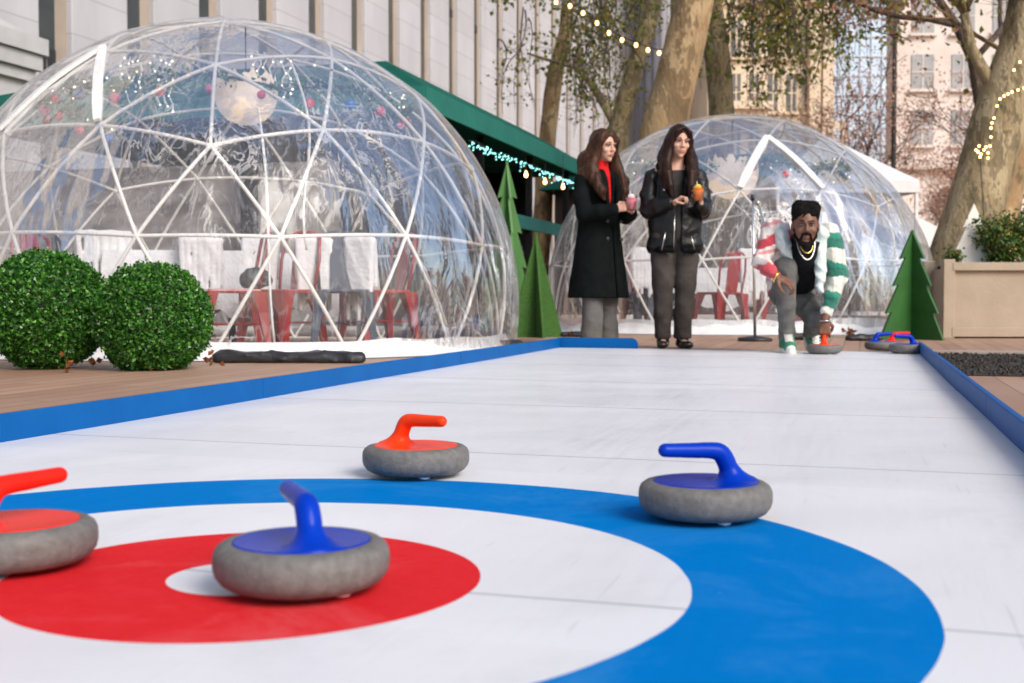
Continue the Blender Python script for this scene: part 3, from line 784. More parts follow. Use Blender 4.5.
for k in range(22): b.box((0, -0.12, 2 + k * 3.3), (15, 0.3, 0.22))
b.build('frame', M['tower_frame'], gt)
p = at(829, 297, 150); p.z = 0
facade('stone_tower', 'slim pale stone tower left of the glass skyscraper', p, 0, 4.0, 22, 5, 'sunlit_sand_wall', 'pale_glass', 1.6, 4.0, .9, 2.9, zb=2)
p = at(1000, 297, 95); p.z = 0
pb = facade('brick_building', 'pinkish masonry building with arched window behind the right tree', p, -0.03, 16.6, 36, 2.5, 'pink_wall', 'win_hazy', 3.1, 4.3, 1.7, 2.7, zb=12.2)
b = MB()
arc = [(-0.75, 0), (0.75, 0), (0.75, 2.0)] + [(0.75 * math.cos(x), 2.0 + 0.75 * math.sin(x)) for x in [i * math.pi / 8 for i in range(1, 8)]] + [(-0.75, 2.0)]
for x, s in ((-4.3, 1.0), (-0.6, 1.0), (3.2, 1.0)):
    bb = MB(); bb.prism([(u * s + x, v_ * s + 6.2) for u, v_ in arc], 0.12, Matrix.Translation((0, 0.02, 0)) @ Matrix.Rotation(math.radians(90), 4, 'X')); o = bb.build('arched_window', M['win_dark'], pb)
    f = MB(); f.tube([(u * 1.12 * s + x, -0.14, v_ * 1.08 * s + 6.1) for u, v_ in arc[1:]], 0.12, 6); f.build('surround', M['pink_wall'], o)
b = MB(); b.box((0, -0.3, 10.6), (17.8, 0.7, 0.6)); b.box((0, -0.2, 5.2), (17.6, 0.5, 0.4)); b.build('cornice', M['pink_wall'], pb)
p = at(640, 297, 130); p.z = 0
facade('white_building', 'white stone building end behind the plane tree trunks', p, 0, 21, 38, 10, 'marble', 'slot_glass', 3.4, 9, 0.7, 7.5, zb=2, mull=False)

# slim dark lamp column
p = at(892, 297, 42); p.z = 0
lp = empty('lamp_column', p, 0, 'tall thin dark lamp column rising in front of the glass tower', 'street lamp')
b = MB(); b.tube([(0, 0, 0), (0, 0, 14)], [0.10, 0.065], 10); b.tube([(0, 0, 0), (0, 0, 1)], [0.17, 0.12], 10); b.build('pole', M['iron'], lp)
b = MB(); b.tube([(0, 0, 13.6), (0.5, 0, 14.0), (1.2, 0, 14.1)], 0.05, 8); b.build('arm', M['iron'], lp)
b = MB(); b.ball((1.4, 0, 14.05), (0.35, 0.16, 0.09)); b.build('lamp_head', M['iron'], lp)

# ================================================================== TREES
def leaves(pts, size, seed, mat_, name, parent, aspect=0.8, droop=0.0, fold=True, loc=None):
    r = np.random.RandomState(seed); n = len(pts); P = np.array(pts)
    u = r.normal(size=(n, 3)); u[:, 2] -= droop; u /= np.linalg.norm(u, axis=1)[:, None]
    w = r.normal(size=(n, 3)); w -= (w * u).sum(1)[:, None] * u; w /= np.linalg.norm(w, axis=1)[:, None]
    s = (size * (0.6 + 0.8 * r.rand(n)))[:, None]
    nn = np.cross(u, w) * s * 0.18
    V = np.stack([P, P + u * s * .5 + w * s * aspect * .5 + nn, P + u * s, P + u * s * .5 - w * s * aspect * .5 + nn], 1).reshape(-1, 3)
    me = bpy.data.meshes.new(name)
    F = np.arange(n * 4).reshape(n, 4)
    me.from_pydata(V.tolist(), [], F.tolist())
    at_ = me.attributes.new('rnd', 'FLOAT', 'POINT')
    at_.data.foreach_set('value', np.repeat(r.rand(n), 4).astype(np.float32))
    me.materials.append(mat_); me.update()
    return link(name, me, parent, loc)
def grow(rnd, mb, base, dirn, length, rad, depth, tips, bend=0.25, up=0.1, split=(2, 3), shrink=0.72, minr=0.008, spread=0.6):
    n = max(3, int(length / 0.35)); p = Vector(base); d = Vector(dirn).normalized()
    pts = [p.copy()]; rr_ = [rad]
    for i in range(n):
        d = (d + Vector((rnd.gauss(0, bend), rnd.gauss(0, bend), rnd.gauss(0, bend) + up)) * (1.0 / n ** 0.5)).normalized()
        p = p + d * (length / n); pts.append(p.copy()); rr_.append(max(minr, rad * (1 - 0.45 * (i + 1) / n)))
        if depth <= 1 and i > 0: tips.append((p.copy(), d.copy()))
        if depth > 0 and i > n * 0.35 and rnd.random() < 0.45:
            sd = (d + Vector((rnd.gauss(0, spread), rnd.gauss(0, spread), rnd.gauss(0, spread * .6)))).normalized()
            grow(rnd, mb, p, sd, length * shrink * rnd.uniform(.5, .8), rr_[-1] * .55, depth - 1, tips, bend, up, split, shrink, minr, spread)
    mb.tube(pts, rr_, 10 if rad > .15 else (7 if rad > 0.04 else 4))
    if depth > 0:
        for _ in range(rnd.randint(*split)):
            sd = (d + Vector((rnd.gauss(0, spread), rnd.gauss(0, spread), rnd.gauss(0, spread * .6)))).normalized()
            grow(rnd, mb, p, sd, length * shrink * rnd.uniform(.75, 1.1), rr_[-1] * .78, depth - 1, tips, bend, up, split, shrink, minr, spread)
def trunk_mesh(path, rads, barkm, name, parent, seed):
    # many rings with burls and flutes
    pts = []; rr_ = []
    path = [Vector(p) for p in path]
    for i in range(len(path) - 1):
        for k in range(8):
            f = k / 8; pts.append(path[i].lerp(path[i + 1], f)); rr_.append(rads[i] + (rads[i + 1] - rads[i]) * f)
    pts.append(path[-1]); rr_.append(rads[-1])
    b = MB().tube(pts, rr_, 28)
    vs = []
    for j, p in enumerate(b.v):
        c = pts[min(j // 28, len(pts) - 1)]; o = Vector(p) - c
        s = 1 + 0.13 * noise.noise(Vector((p[0] * 1.6 + seed, p[1] * 1.6, p[2] * 0.9))) + 0.05 * noise.noise(Vector((p[0] * 6, p[1] * 6, p[2] * 3 + seed)))
        vs.append(tuple(c + o * s))
    b.v = vs
    return b.build(name, barkm, parent, smooth=True)
def tree(label, basepx, Y, path_px, widths_px, barkm, limb_specs, leafm, nleaf, lsize, seed, group='plane trees behind the domes', name='plane_tree'):
    rnd = random.Random(seed)
    base = at(basepx, 297, Y); base.z = 0
    root = empty(name, base, 0, label, 'tree', group)
    pth = []; rd_ = []
    for (x, y), w_ in zip(path_px, widths_px):
        p = at(x, y, Y) - base; p.z = max(p.z, -0.05); pth.append(p); rd_.append(w_ / FPX * Y / 2)
    trunk_mesh(pth, rd_, barkm, 'trunk', root, seed)
    tips = []; lb = MB()
    for (k, d, L, r_, dep) in limb_specs:
        grow(rnd, lb, pth[k], d, L, r_, dep, tips)
    if lb.v: lb.build('limb', barkm, root, smooth=True)
    if nleaf and tips:
        pts = []
        for _ in range(nleaf):
            p, d = rnd.choice(tips); pts.append(tuple(p + Vector((rnd.gauss(0, .22), rnd.gauss(0, .22), rnd.gauss(0, .22)))))
        leaves(pts, lsize, seed, leafm, 'crown', root)
    return root
# (a) thin leaning trunk above the kiosk
tree('thin leaning plane tree above the kiosk roof', 540, 27, [(536, 310), (548, 130), (556, 70), (566, 30), (574, -60), (566, -160), (572, -330)], [20, 17, 16, 14, 12, 9, 4], M['plane_bark'],
     [(4, (-.8, .2, .8), 2.4, .05, 2)], M['plane_leaf'], 1400, .10, 11)
tree('forked dark plane tree left of the thickest trunk', 616, 25, [(612, 310), (618, 130), (628, 90), (640, 50), (655, 0), (662, -120), (670, -320)], [22, 20, 19, 17, 14, 10, 4], M['plane_bark_green'],
     [(1, (-.35, 0, 1), 1.6, .11, 1), (3, (-.9, 0, .5), 2.2, .045, 2)], M['plane_leaf'], 1900, .10, 12)
tree('thickest plane tree trunk, behind the woman in the leather jacket', 655, 20, [(650, 310), (662, 135), (672, 95), (685, 40), (697, -10), (712, -140), (718, -420)], [60, 46, 42, 39, 37, 28, 12], M['plane_bark'],
     [(5, (1, 0, .4), 2.2, .10, 2)], M['plane_leaf'], 900, .09, 13)
tree('straight plane tree trunk just right of the thickest one', 722, 24, [(722, 310), (721, 115), (718, 60), (709, 0), (704, -120), (700, -340)], [30, 25, 25, 24, 18, 7], M['plane_bark_green'],
     [(3, (1, -.1, .35), 2.6, .05, 2), (4, (1, 0, .2), 3, .07, 2)], M['plane_leaf'], 3600, .095, 14)
# (e) big forked trunk on the right
tr = tree('massive forked plane tree leaning right behind the tan planter, wrapped in fairy lights', 975, 15.2, [(948, 330), (958, 262), (980, 190), (1003, 110), (1024, 40), (1040, -60), (1050, -330)], [64, 58, 56, 52, 44, 34, 16], M['plane_bark_green'],
     [(3, (-.55, 0, 1), 1.3, .10, 1), (5, (-1, 0, .1), 1.6, .04, 2)], M['plane_leaf'], 500, .075, 15)
tree('second plane tree stem at the right edge of the picture', 1018, 15.8, [(985, 330), (992, 240), (1010, 150), (1034, 60), (1056, -40), (1075, -280)], [50, 46, 42, 38, 30, 12], M['plane_bark'],
     [(3, (-.9, 0, .4), 1.2, .04, 2)], M['rust_leaf'], 900, .07, 16)
tree('dark bent limb of a bare plane tree crossing above the right trunk', 992, 17.5, [(1000, 330), (994, 150), (982, 105), (974, 60), (956, 25), (925, -20)], [16, 15, 14, 12, 9, 6], M['dark_bark'],
     [(4, (-.9, 0, .1), 1.6, .05, 3), (3, (.7, 0, .8), 2.0, .05, 3), (2, (.6, .2, .8), 1.8, .05, 3)], M['rust_leaf'], 700, .06, 17)
# rust-leaved and bare trees in the middle distance
for k, (px, Y, hh_, sd, lab) in enumerate(((850, 48, 8.4, 21, 'bare rust coloured tree left of the lamp column'), (893, 44, 9.0, 22, 'rust leaved tree round the foot of the lamp column'), (935, 50, 9.5, 23, 'russet leaved tree in front of the arched window'),
                                            (985, 40, 9.0, 24, 'orange brown tree above the right trunk'), (818, 60, 8.4, 25, 'small rusty tree at the foot of the sand coloured block'), (960, 64, 6.6, 26, 'thin russet tree beside the massive right trunk'))):
    rnd = random.Random(sd); base = at(px, 297, Y); base.z = 0
    r = empty('autumn_tree', base, 0, lab, 'tree', 'rust leaved trees in the distance')
    b = MB(); tips = []
    grow(rnd, b, (0, 0, 0), (0, 0, 1), hh_ * .42, .17, 4, tips, .3, .12, (2, 3), .74, .012, .55)
    b.build('trunk', M['dark_bark'], r, smooth=True)
    pts = []
    for _ in range(4200):
        p, d = rnd.choice(tips); pts.append(tuple(p + Vector((rnd.gauss(0, .42), rnd.gauss(0, .42), rnd.gauss(0, .42)))))
    leaves(pts, .080, sd, M['rust_leaf'], 'crown', r)

# leafy sprays hanging from the crowns into the picture: thin twigs with scattered leaves
def sprays(root, Y, boxes, mat_, bark_, size, seed):
    rnd = random.Random(seed); tw = MB(); pts = []
    for (x0, y0, x1, y1, nb, nl) in boxes:
        for _ in range(nb):
            y_ = Y + rnd.uniform(-1.5, 1.5)
            sx_, sy_ = rnd.uniform(x0, x1), y0 - rnd.uniform(10, 60)
            ex, ey = min(x1, max(x0, sx_ + rnd.gauss(0, (x1 - x0) * .3))), y0 + (y1 - y0) * rnd.random() ** .8
            a = at(sx_, sy_, y_) - root.location; e = at(ex, ey, y_ + rnd.uniform(-.5, .5)) - root.location
            path = []; m = 9
            for i in range(m + 1):
                f = i / m; p = a.lerp(e, f) + Vector((math.sin(f * 5 + seed + ex) * .10, math.sin(f * 4 + ey) * .12, math.sin(f * 3.1) * .16 + rnd.gauss(0, .025)))
                path.append(p)
            tw.tube(path, [.016 * (1 - .85 * i / m) + .002 for i in range(m + 1)], 4)
            for i in range(2, m):
                for __ in range(2):
                    q_ = path[i] + Vector((rnd.gauss(0, .22), rnd.gauss(0, .22), rnd.gauss(-.02, .15))); tw.tube([path[i], q_], [.005, .002], 3)
                    for ___ in range(nl):
                        pts.append(tuple(path[i].lerp(q_, rnd.uniform(.2, 1.2)) + Vector((rnd.gauss(0, .05), rnd.gauss(0, .05), rnd.gauss(0, .05)))))
    tw.build('twigs', bark_, root)
    leaves(pts, size, seed, mat_, 'hanging_leaves', root, droop=.5)
T_ = {o['label'].split(' ')[0]: o for o in scene.collection.objects if o.get('category') == 'tree'}
sprays(T_['thin'], 26, [(500, 60, 540, 125, 5, 2), (585, 40, 610, 140, 8, 2)], M['plane_leaf'], M['dark_bark'], .085, 61)
sprays(T_['forked'], 24, [(590, 0, 660, 60, 22, 3), (570, 90, 640, 140, 14, 2), (560, 30, 620, 100, 12, 2)], M['plane_leaf'], M['dark_bark'], .085, 62)
sprays(T_['straight'], 23, [(725, -10, 850, 70, 22, 3), (722, 20, 800, 112, 22, 2), (760, 50, 850, 125, 14, 2), (690, -10, 890, 90, 16, 2), (800, -20, 905, 55, 22, 3), (840, -20, 960, 30, 12, 2), (690, 40, 712, 95, 5, 2)], M['plane_leaf'], M['dark_bark'], .105, 63)
sprays(T_['massive'], 15, [(930, -30, 1024, 20, 14, 2), (880, -20, 960, 25, 8, 2)], M['plane_leaf'], M['dark_bark'], .06, 64)

# bulbs strung between the trees, top middle
sl = empty('bulb_string', at(545, -20, 22), 0, 'string of warm bulbs sagging between the plane trees at the top', 'string lights')
o = sl.location.copy()
ps = [(545, -20), (556, 2), (570, 6), (583, 13), (597, 23), (609, 33), (622, 40), (636, 45), (648, 50), (659, 53), (672, 50)]
b = MB(); b.tube([at(x, y - 3, 22) - o for x, y in ps], .012, 5); b.build('cable', M['wire'], sl)
for (x, y) in ps[1:-1]:
    c = at(x, y, 22) - o; b = MB(); b.ball(c, (.032, .032, .044), 10, 7); bo = b.build('bulb', M['bulb_warm'], sl, smooth=True)
fl = empty('fairy_lights', at(985, 150, 14.6), 0, 'warm fairy lights wound round the massive right tree trunk', 'string lights')
o = fl.location.copy()
ps = [(1024, 88), (1012, 92), (1004, 96), (1000, 99), (994, 118), (991, 128), (990, 146), (984, 150), (988, 153), (978, 152), (980, 157), (983, 200), (984, 250)]
b = MB(); b.tube([at(x, y, 14.55) - o for x, y in ps], .007, 5); b.build('cable', M['wire'], fl)
for (x, y) in ps[:-2] + [(986, 147), (976, 150), (981, 154), (1018, 90), (1008, 94), (997, 106), (992, 123), (991, 137), (1014, 70), (1020, 62), (979, 146), (988, 158)]:
    b = MB(); b.ball(at(x, y, 14.5) - o, .016, 8, 5); b.build('bulb', M['bulb_warm'], fl, smooth=True)

# ================================================================== GARDEN DOMES
def ico_dome(R, cut_polar, rot):
    # class I frequency-3 icosahedron with a vertex on top, cut below its widest ring
    ph = math.atan(2.0)
    vs = [Vector((0, 0, 1))] + [Vector((math.sin(ph) * math.cos(k * 2 * math.pi / 5), math.sin(ph) * math.sin(k * 2 * math.pi / 5), math.cos(ph))) for k in range(5)]
    vs += [Vector((math.sin(ph) * math.cos((k + .5) * 2 * math.pi / 5), math.sin(ph) * math.sin((k + .5) * 2 * math.pi / 5), -math.cos(ph))) for k in range(5)] + [Vector((0, 0, -1))]
    T = [(0, 1 + k, 1 + (k + 1) % 5) for k in range(5)] + [(1 + k, 6 + k, 1 + (k + 1) % 5) for k in range(5)] + [(6 + k, 6 + (k + 1) % 5, 1 + (k + 1) % 5) for k in range(5)] + [(11, 6 + (k + 1) % 5, 6 + k) for k in range(5)]
    pts = []; E = set(); TR = []
    def pid(p):
        for i, q_ in enumerate(pts):
            if (q_ - p).length < 1e-4: return i
        pts.append(p); return len(pts) - 1
    n = 3
    for a, b, c in T:
        ids = {}
        for i in range(n + 1):
            for j in range(n + 1 - i):
                k = n - i - j
                p = (vs[a] * i + vs[b] * j + vs[c] * k) / n
                ids[(i, j)] = pid(p.normalized())
        for i in range(n):
            for j in range(n - i):
                TR.append((ids[(i, j)], ids[(i + 1, j)], ids[(i, j + 1)]))
                if i + j < n - 1: TR.append((ids[(i + 1, j)], ids[(i + 1, j + 1)], ids[(i, j + 1)]))
    cz = math.cos(math.radians(cut_polar))
    keep = [i for i, p in enumerate(pts) if p.z > cz - 1e-3]
    ks = set(keep)
    TR = [t for t in TR if all(i in ks for i in t)]
    zb = min(pts[i].z for i in keep)
    low = [i for i in keep if pts[i].z < zb + 0.12]
    zl = min(pts[i].z for i in low)
    Rm = Matrix.Rotation(rot, 3, 'Z')
    out = {}
    for i in keep:
        p = pts[i].copy()
        if i in low:                                     # level base ring
            s = math.sqrt(1 - zl * zl) / math.hypot(p.x, p.y); p = Vector((p.x * s, p.y * s, zl))
        out[i] = Rm @ (p * R)
        if out[i].z > 0: out[i].z *= 0.975
    h0 = -zl * R
    for i in out: out[i].z += h0
    for a, b, c in TR:
        for u, w_ in ((a, b), (b, c), (c, a)): E.add((min(u, w_), max(u, w_)))
    return out, E, TR, h0, [i for i in low]
def dome(center, R, rot, label, filmm, seed, thick=(), skirt_h=0.13, flare=None, name='garden_dome', struts=True):
    P, E, TR, h0, low = ico_dome(R, 101.5, rot)
    root = empty(name, center, 0, label, 'dome tent', 'clear plastic garden domes')
    fr = MB()
    for a, b in E:
        cc_ = Vector((0, 0, h0)); arc_ = []
        for f in (0, .2, .4, .6, .8, 1):
            p_ = P[a].lerp(P[b], f); rt_ = ((P[a] - cc_).length * (1 - f) + (P[b] - cc_).length * f) / (p_ - cc_).length
            arc_.append(cc_ + (p_ - cc_) * (1 + (rt_ - 1) * .85))
        fr.tube(arc_, 0.0130, 7, cap=False)
    for i in P: fr.ball(P[i] * 0.997, 0.022, 8, 5)
    fr.build('frame', M['strut'], root, smooth=True)
    # film: a fine skin stretched over the frame, slack between the struts and pleated near the floor
    SH = MB(); nT, nP = 150, 44
    top = math.radians(3); bot = math.acos(-h0 / R)
    tris = [(P[a], P[b], P[c]) for a, b, c in TR]
    from mathutils.bvhtree import BVHTree
    allv = []; allf = []
    for a, b, c in tris:
        k = len(allv); allv += [a, b, c]; allf.append((k, k + 1, k + 2))
    bv = BVHTree.FromPolygons(allv, allf)
    cen = Vector((0, 0, h0))
    for j in range(nP + 1):
        po = bot * j / nP
        for i in range(nT):
            azm = 2 * math.pi * i / nT
            d = Vector((math.sin(po) * math.cos(azm), math.sin(po) * math.sin(azm), math.cos(po)))
            hit = bv.ray_cast(cen, d, R * 2)
            rr_ = (hit[0] - cen).length if hit[0] else R * math.sqrt(1)
            sph = R / math.sqrt(math.sin(po) ** 2 + (math.cos(po) / .975) ** 2) if po < math.pi / 2 else R
            rr_ = rr_ + (sph - rr_) * .88 if hit[0] else sph * .99
            z_ = 1 - po / bot
            wr = 0.010 * noise.noise(d * 7 + Vector((seed, 0, 0))) + (0.022 * (1 - z_) ** 2) * noise.noise(Vector((azm * 9, seed, d.z * 1.5)))
            off = 0.022 + 0.012 * (1 - z_)
            if flare:
                for (fa, amt, wid) in flare:
                    da = (azm - fa + math.pi) % (2 * math.pi) - math.pi
                    off += amt * math.exp(-(da / wid) ** 2) * max(0, (1 - z_) * 1.5 - 0.6)
            SH.v.append(tuple(cen + d * (rr_ + off + wr)))
    for j in range(nP):
        for i in range(nT):
            SH.f.append((j * nT + i, j * nT + (i + 1) % nT, (j + 1) * nT + (i + 1) % nT, (j + 1) * nT + i)); SH.mi.append(0)
    SH.build('film', filmm, root, smooth=True)
    # white ground flap
    sk = MB(); n = 120; rb = R * math.sin(bot)
    for j, (dr, z) in enumerate(((0.035, skirt_h), (0.05, skirt_h * .5), (0.085, 0.02), (0.20, 0.006))):
        for i in range(n):
            a = 2 * math.pi * i / n; w_ = noise.noise(Vector((math.cos(a) * 5, math.sin(a) * 5, j + seed)))
            sk.v.append(((rb + dr + .03 * w_ * (j > 0)) * math.cos(a), (rb + dr + .03 * w_ * (j > 0)) * math.sin(a), max(.004, z * (1 + .25 * w_))))
    for j in range(3):
        for i in range(n): sk.f.append((j * n + i, j * n + (i + 1) % n, (j + 1) * n + (i + 1) % n, (j + 1) * n + i)); sk.mi.append(0)
    sk.build('ground_flap', M['skirt'], root, smooth=True)
    return root, P, E, h0
def proj(w):
    d = w - Vector((0, 0, CAMZ)); c, s = math.cos(PITCH), math.sin(PITCH)
    yc = d.y * c - d.z * s; zc = d.y * s + d.z * c
    return 512 + FPX * d.x / yc, 341.5 - FPX * zc / yc
def dome_center(px, D):
    p = at(px, 297, D); p.z = 0; return p
D1 = dome_center(233, 9.9); R1 = 2.22
D2 = dome_center(731, 15.1); R2 = 2.25
def nearest_nodes(P, C, want, front=True):
    out = []
    for (x, y) in want:
        best = None
        for i, p in P.items():
            w_ = C + p
            if front and (w_ - C).y > 0.6: continue
            u, v_ = proj(w_); d = math.hypot(u - x, v_ - y)
            if best is None or d < best[0]: best = (d, i, p)
        out.append(best)
    return out
ROT1 = 1.0996
ROT2 = 0.4189
d1, P1, E1, h1 = dome(D1, R1, ROT1, 'large clear plastic garden dome with white struts behind the round shrubs', M['film_near'], 3, skirt_h=0.115, flare=[(math.radians(-8), .11, .35)])
d2, P2, E2, h2 = dome(D2, R2, ROT2, 'clear garden dome behind the crouching man with thick white door zip', M['film_mid'], 9, skirt_h=0.16, flare=[(math.radians(-12), .22, .45)])
D3 = dome_center(838, 25.5)
d3, P3, E3, h3 = dome(D3, 2.2, 0.3, 'farthest clear dome, bluish, peeping out between green cutout tree and planter', M['film_far'], 17)
def zipper(root, P, C, pairs, w_=0.055):
    for a, b in pairs:
        na, nb = nearest_nodes(P, C, [a, b])
        b_ = MB(); p0, p1 = na[2] * 1.018, nb[2] * 1.018
        nrm = (p0 + p1).normalized(); sd_ = nrm.cross(p1 - p0).normalized(); m_ = 10
        for j in range(m_ + 1):
            f = j / m_; c_ = p0.lerp(p1, f) + nrm * .035 * math.sin(math.pi * f); hw = w_ * (.72 + .28 * min(1, 5 * f, 5 * (1 - f)))
            for (u_, v_) in ((-1, -.4), (-.9, .6), (.9, .6), (1, -.4)): b_.v.append(tuple(c_ + sd_ * hw * u_ + nrm * .022 * v_))
        for j in range(m_):
            for u_ in range(4): b_.f.append((j * 4 + u_, j * 4 + (u_ + 1) % 4, j * 4 + 4 + (u_ + 1) % 4, j * 4 + 4 + u_)); b_.mi.append(0)
        b_.f += [(3, 2, 1, 0), tuple(m_ * 4 + u_ for u_ in range(4))]; b_.mi += [0, 0]
        o = b_.build('door_zip', M['skirt'], root)
zipper(d1, P1, D1, [((108, 56), (19, 133)), ((108, 56), (102, 124))], 0.034)
zipper(d2, P2, D2, [((765, 145), (740, 195)), ((765, 145), (818, 192))], 0.046)

# sandbags along the dome feet
def sandbag(x0, x1, y, z0, label, h=0.08, dep=0.2):
    a = gnd(x0, y); b = gnd(x1, y); L = (b - a).length; c = (a + b) / 2
    F = Field((-L / 2 - .05, -dep, -.03), (L / 2 + .05, dep, h + .05), 0.014)
    F.cap((-L / 2 + h * .5, 0, h * .45), (L / 2 - h * .5, 0, h * .45), h * .6, h * .55, 0.02)
    F.cap((-L / 2 + h * .5, .04, h * .3), (L / 2 - h * .5, -.03, h * .3), h * .62, h * .6, 0.03)
    F.folds(0.016, 14, 30, 40, int(x0)); F.clip((0, 0, -1), -0.002)
    o = F.build('sandbag', M['black_rubber'], None, 1, loc=(c.x, c.y, 0), rz=math.atan2(b.y - a.y, b.x - a.x))
    tag(o, label, 'sandbag', 'black ballast bags at the dome feet')
sandbag(212, 366, 363, 0, 'long black ballast bag on the deck right of the smaller round shrub')
sandbag(452, 524, 349, 0, 'black ballast bag at the right foot of the large dome')
sandbag(846, 882, 341, 0, 'black ballast bag at the foot of the green cutout tree', .07)
sandbag(790, 826, 340, 0, 'black ballast bag behind the crouching man', .07)
sandbag(560, 590, 337, 0, 'black ballast bag behind the woman in the long coat', .06)

# ------------------------------------------------------------------ furniture inside the domes
def chair_parts(root, m):
    s = MB()
    F = MB()
    F.box((0, 0, 0.435), (0.38, 0.38, 0.03)); F.build('seat', m, root, bevel=0.012)
    for sx in (-1, 1):
        for sy in (-1, 1):
            l = MB(); a = Vector((sx * .17, sy * .17, .43)); b = Vector((sx * .225, sy * .235, 0))
            vs = []
            for p, w_ in ((a, .055), (a.lerp(b, .35), .034), (b, .018)):
                vs += [p + Vector((w_ * x, w_ * y, 0)) for x, y in ((-1, -1), (1, -1), (1, 1), (-1, 1))]
            l.add(vs, [(0, 1, 5, 4), (1, 2, 6, 5), (2, 3, 7, 6), (3, 0, 4, 7), (4, 5, 9, 8), (5, 6, 10, 9), (6, 7, 11, 10), (7, 4, 8, 11), (8, 9, 10, 11), (3, 2, 1, 0)])
            l.build('leg', m, root)
    k = MB()
    k.tube([(-.17, .17, .44), (-.185, .215, .68), (-.165, .245, .84), (-.10, .262, .885), (0, .268, .895), (.10, .262, .885), (.165, .245, .84), (.185, .215, .68), (.17, .17, .44)], .013, 8)
    k.build('back_frame', m, root, smooth=True)
    k = MB(); k.add([(-.08, .185, .45), (.08, .185, .45), (.09, .23, .68), (-.09, .23, .68), (.075, .262, .885), (-.075, .262, .885)], [(0, 1, 2, 3), (3, 2, 4, 5)])
    k.add([(-.08, .195, .45), (.08, .195, .45), (.09, .24, .68), (-.09, .24, .68), (.075, .272, .885), (-.075, .272, .885)], [(3, 2, 1, 0), (5, 4, 2, 3)])
    k.build('back_slat', m, root)
    k = MB(); k.tube([(-.2, -.2, .2), (.2, .2, .2)], .008, 6); k.tube([(.2, -.2, .2), (-.2, .2, .2)], .008, 6); k.build('brace', m, root)
chairs = {}
def chair(px, Y, deg, m, label, grp):
    p = at(px, 297, Y); p.z = 0.01
    if m not in chairs:
        r = empty('metal_chair', p, math.radians(deg), label, 'chair', grp); chair_parts(r, M[m]); chairs[m] = r
    else:
        r = copy_tree(chairs[m]); r.location = p; r.rotation_euler = (0, 0, math.radians(deg)); r['label'] = label; r['group'] = grp
    return r
G1 = 'metal cafe chairs in the large dome'; G2 = 'metal cafe chairs in the second dome'
chair(232, 8.75, -70, 'red_metal', 'red metal chair in the large dome, nearest the smaller round shrub', G1)
chair(282, 9.15, -30, 'red_metal', 'red metal chair with tall back in the middle of the large dome', G1)
chair(343, 9.1, 10, 'slate_metal', 'dark blue metal chair between two red ones in the large dome', G1)
chair(378, 9.6, -55, 'red_metal', 'red metal chair with orange lit back at the right of the large dome', G1)
chair(52, 9.3, 60, 'red_metal', 'red metal chair at the left of the large dome above the bigger shrub', G1)
chair(88, 10.2, 120, 'slate_metal', 'dark blue metal chair at the left of the large dome', G1)
chair(720, 13.9, -150, 'red_metal', 'red metal chair right of the woman in the leather jacket', G2)
chair(648, 14.6, 40, 'red_metal', 'red metal chair seen between the two women', G2)
chair(662, 13.9, 100, 'slate_metal', 'dark blue metal chair between the two women', G2)
chair(778, 14.5, -90, 'red_metal', 'red metal chair behind the crouching man', G2)
chair(620, 14.3, 0, 'slate_metal', 'dark blue metal chair behind the hem of the long coat', G2)

def draped_table(px, Y, w_, d_, label, m='cloth_white', h=.75, drop=.48, seed=1):
    p = at(px, 297, Y); p.z = 0
    r = empty('table', p, 0.2, label, 'table')
    b = MB(); b.box((0, 0, h - .02), (w_ - .02, d_ - .02, .03)); b.build('tabletop', M['dark_wood'], r)
    for sx in (-1, 1):
        for sy in (-1, 1):
            l = MB(); l.tube([(sx * (w_ / 2 - .08), sy * (d_ / 2 - .08), 0), (sx * (w_ / 2 - .1), sy * (d_ / 2 - .1), h - .03)], .02, 8); l.build('leg', M['dark'], r)
    # cloth over it: a thing of its own
    nn = 96; c = MB(); rs = random.Random(seed)
    def per(f, g):
        f = (f % 1) * 4; s = int(f); u = f - s
        pt = [(-1 + 2 * u, -1), (1, -1 + 2 * u), (1 - 2 * u, 1), (-1, 1 - 2 * u)][s]
        return pt[0] * (w_ / 2 + g), pt[1] * (d_ / 2 + g)
    rings = [(0.006, h + .006), (0.014, h - .02), (0.03, h - drop * .4), (.045, h - drop * .75), (.05, h - drop)]
    for j, (g_, z) in enumerate(rings):
        for i in range(nn):
            wv = math.sin(i * 1.3 + seed) * .6 + math.sin(i * .57 + 2 * seed)
            x, y = per(i / nn, g_ + .018 * wv * j / 4); c.v.append((x, y, z + (.03 * wv if j == 4 else 0)))
    for j in range(4):
        for i in range(nn): c.f.append((j * nn + i, j * nn + (i + 1) % nn, (j + 1) * nn + (i + 1) % nn, (j + 1) * nn + i)); c.mi.append(0)
    c.f.append(tuple(reversed(range(nn)))); c.mi.append(0)
    o = c.build('tablecloth', M[m], None, smooth=False, loc=p, rz=.2, auto=.9)
    tag(o, label.replace('table under', 'tablecloth, draped:').split(' under ')[0] if False else 'white cloth draped over ' + label, 'tablecloth')
draped_table(178, 9.6, 1.0, .8, 'the square table left of the middle in the large dome', seed=2)
draped_table(318, 10.3, .9, .8, 'the table behind the dark blue chair in the large dome', seed=5)
draped_table(690, 15.2, 1.3, .8, 'the table in the second dome behind the woman in leather', seed=7)
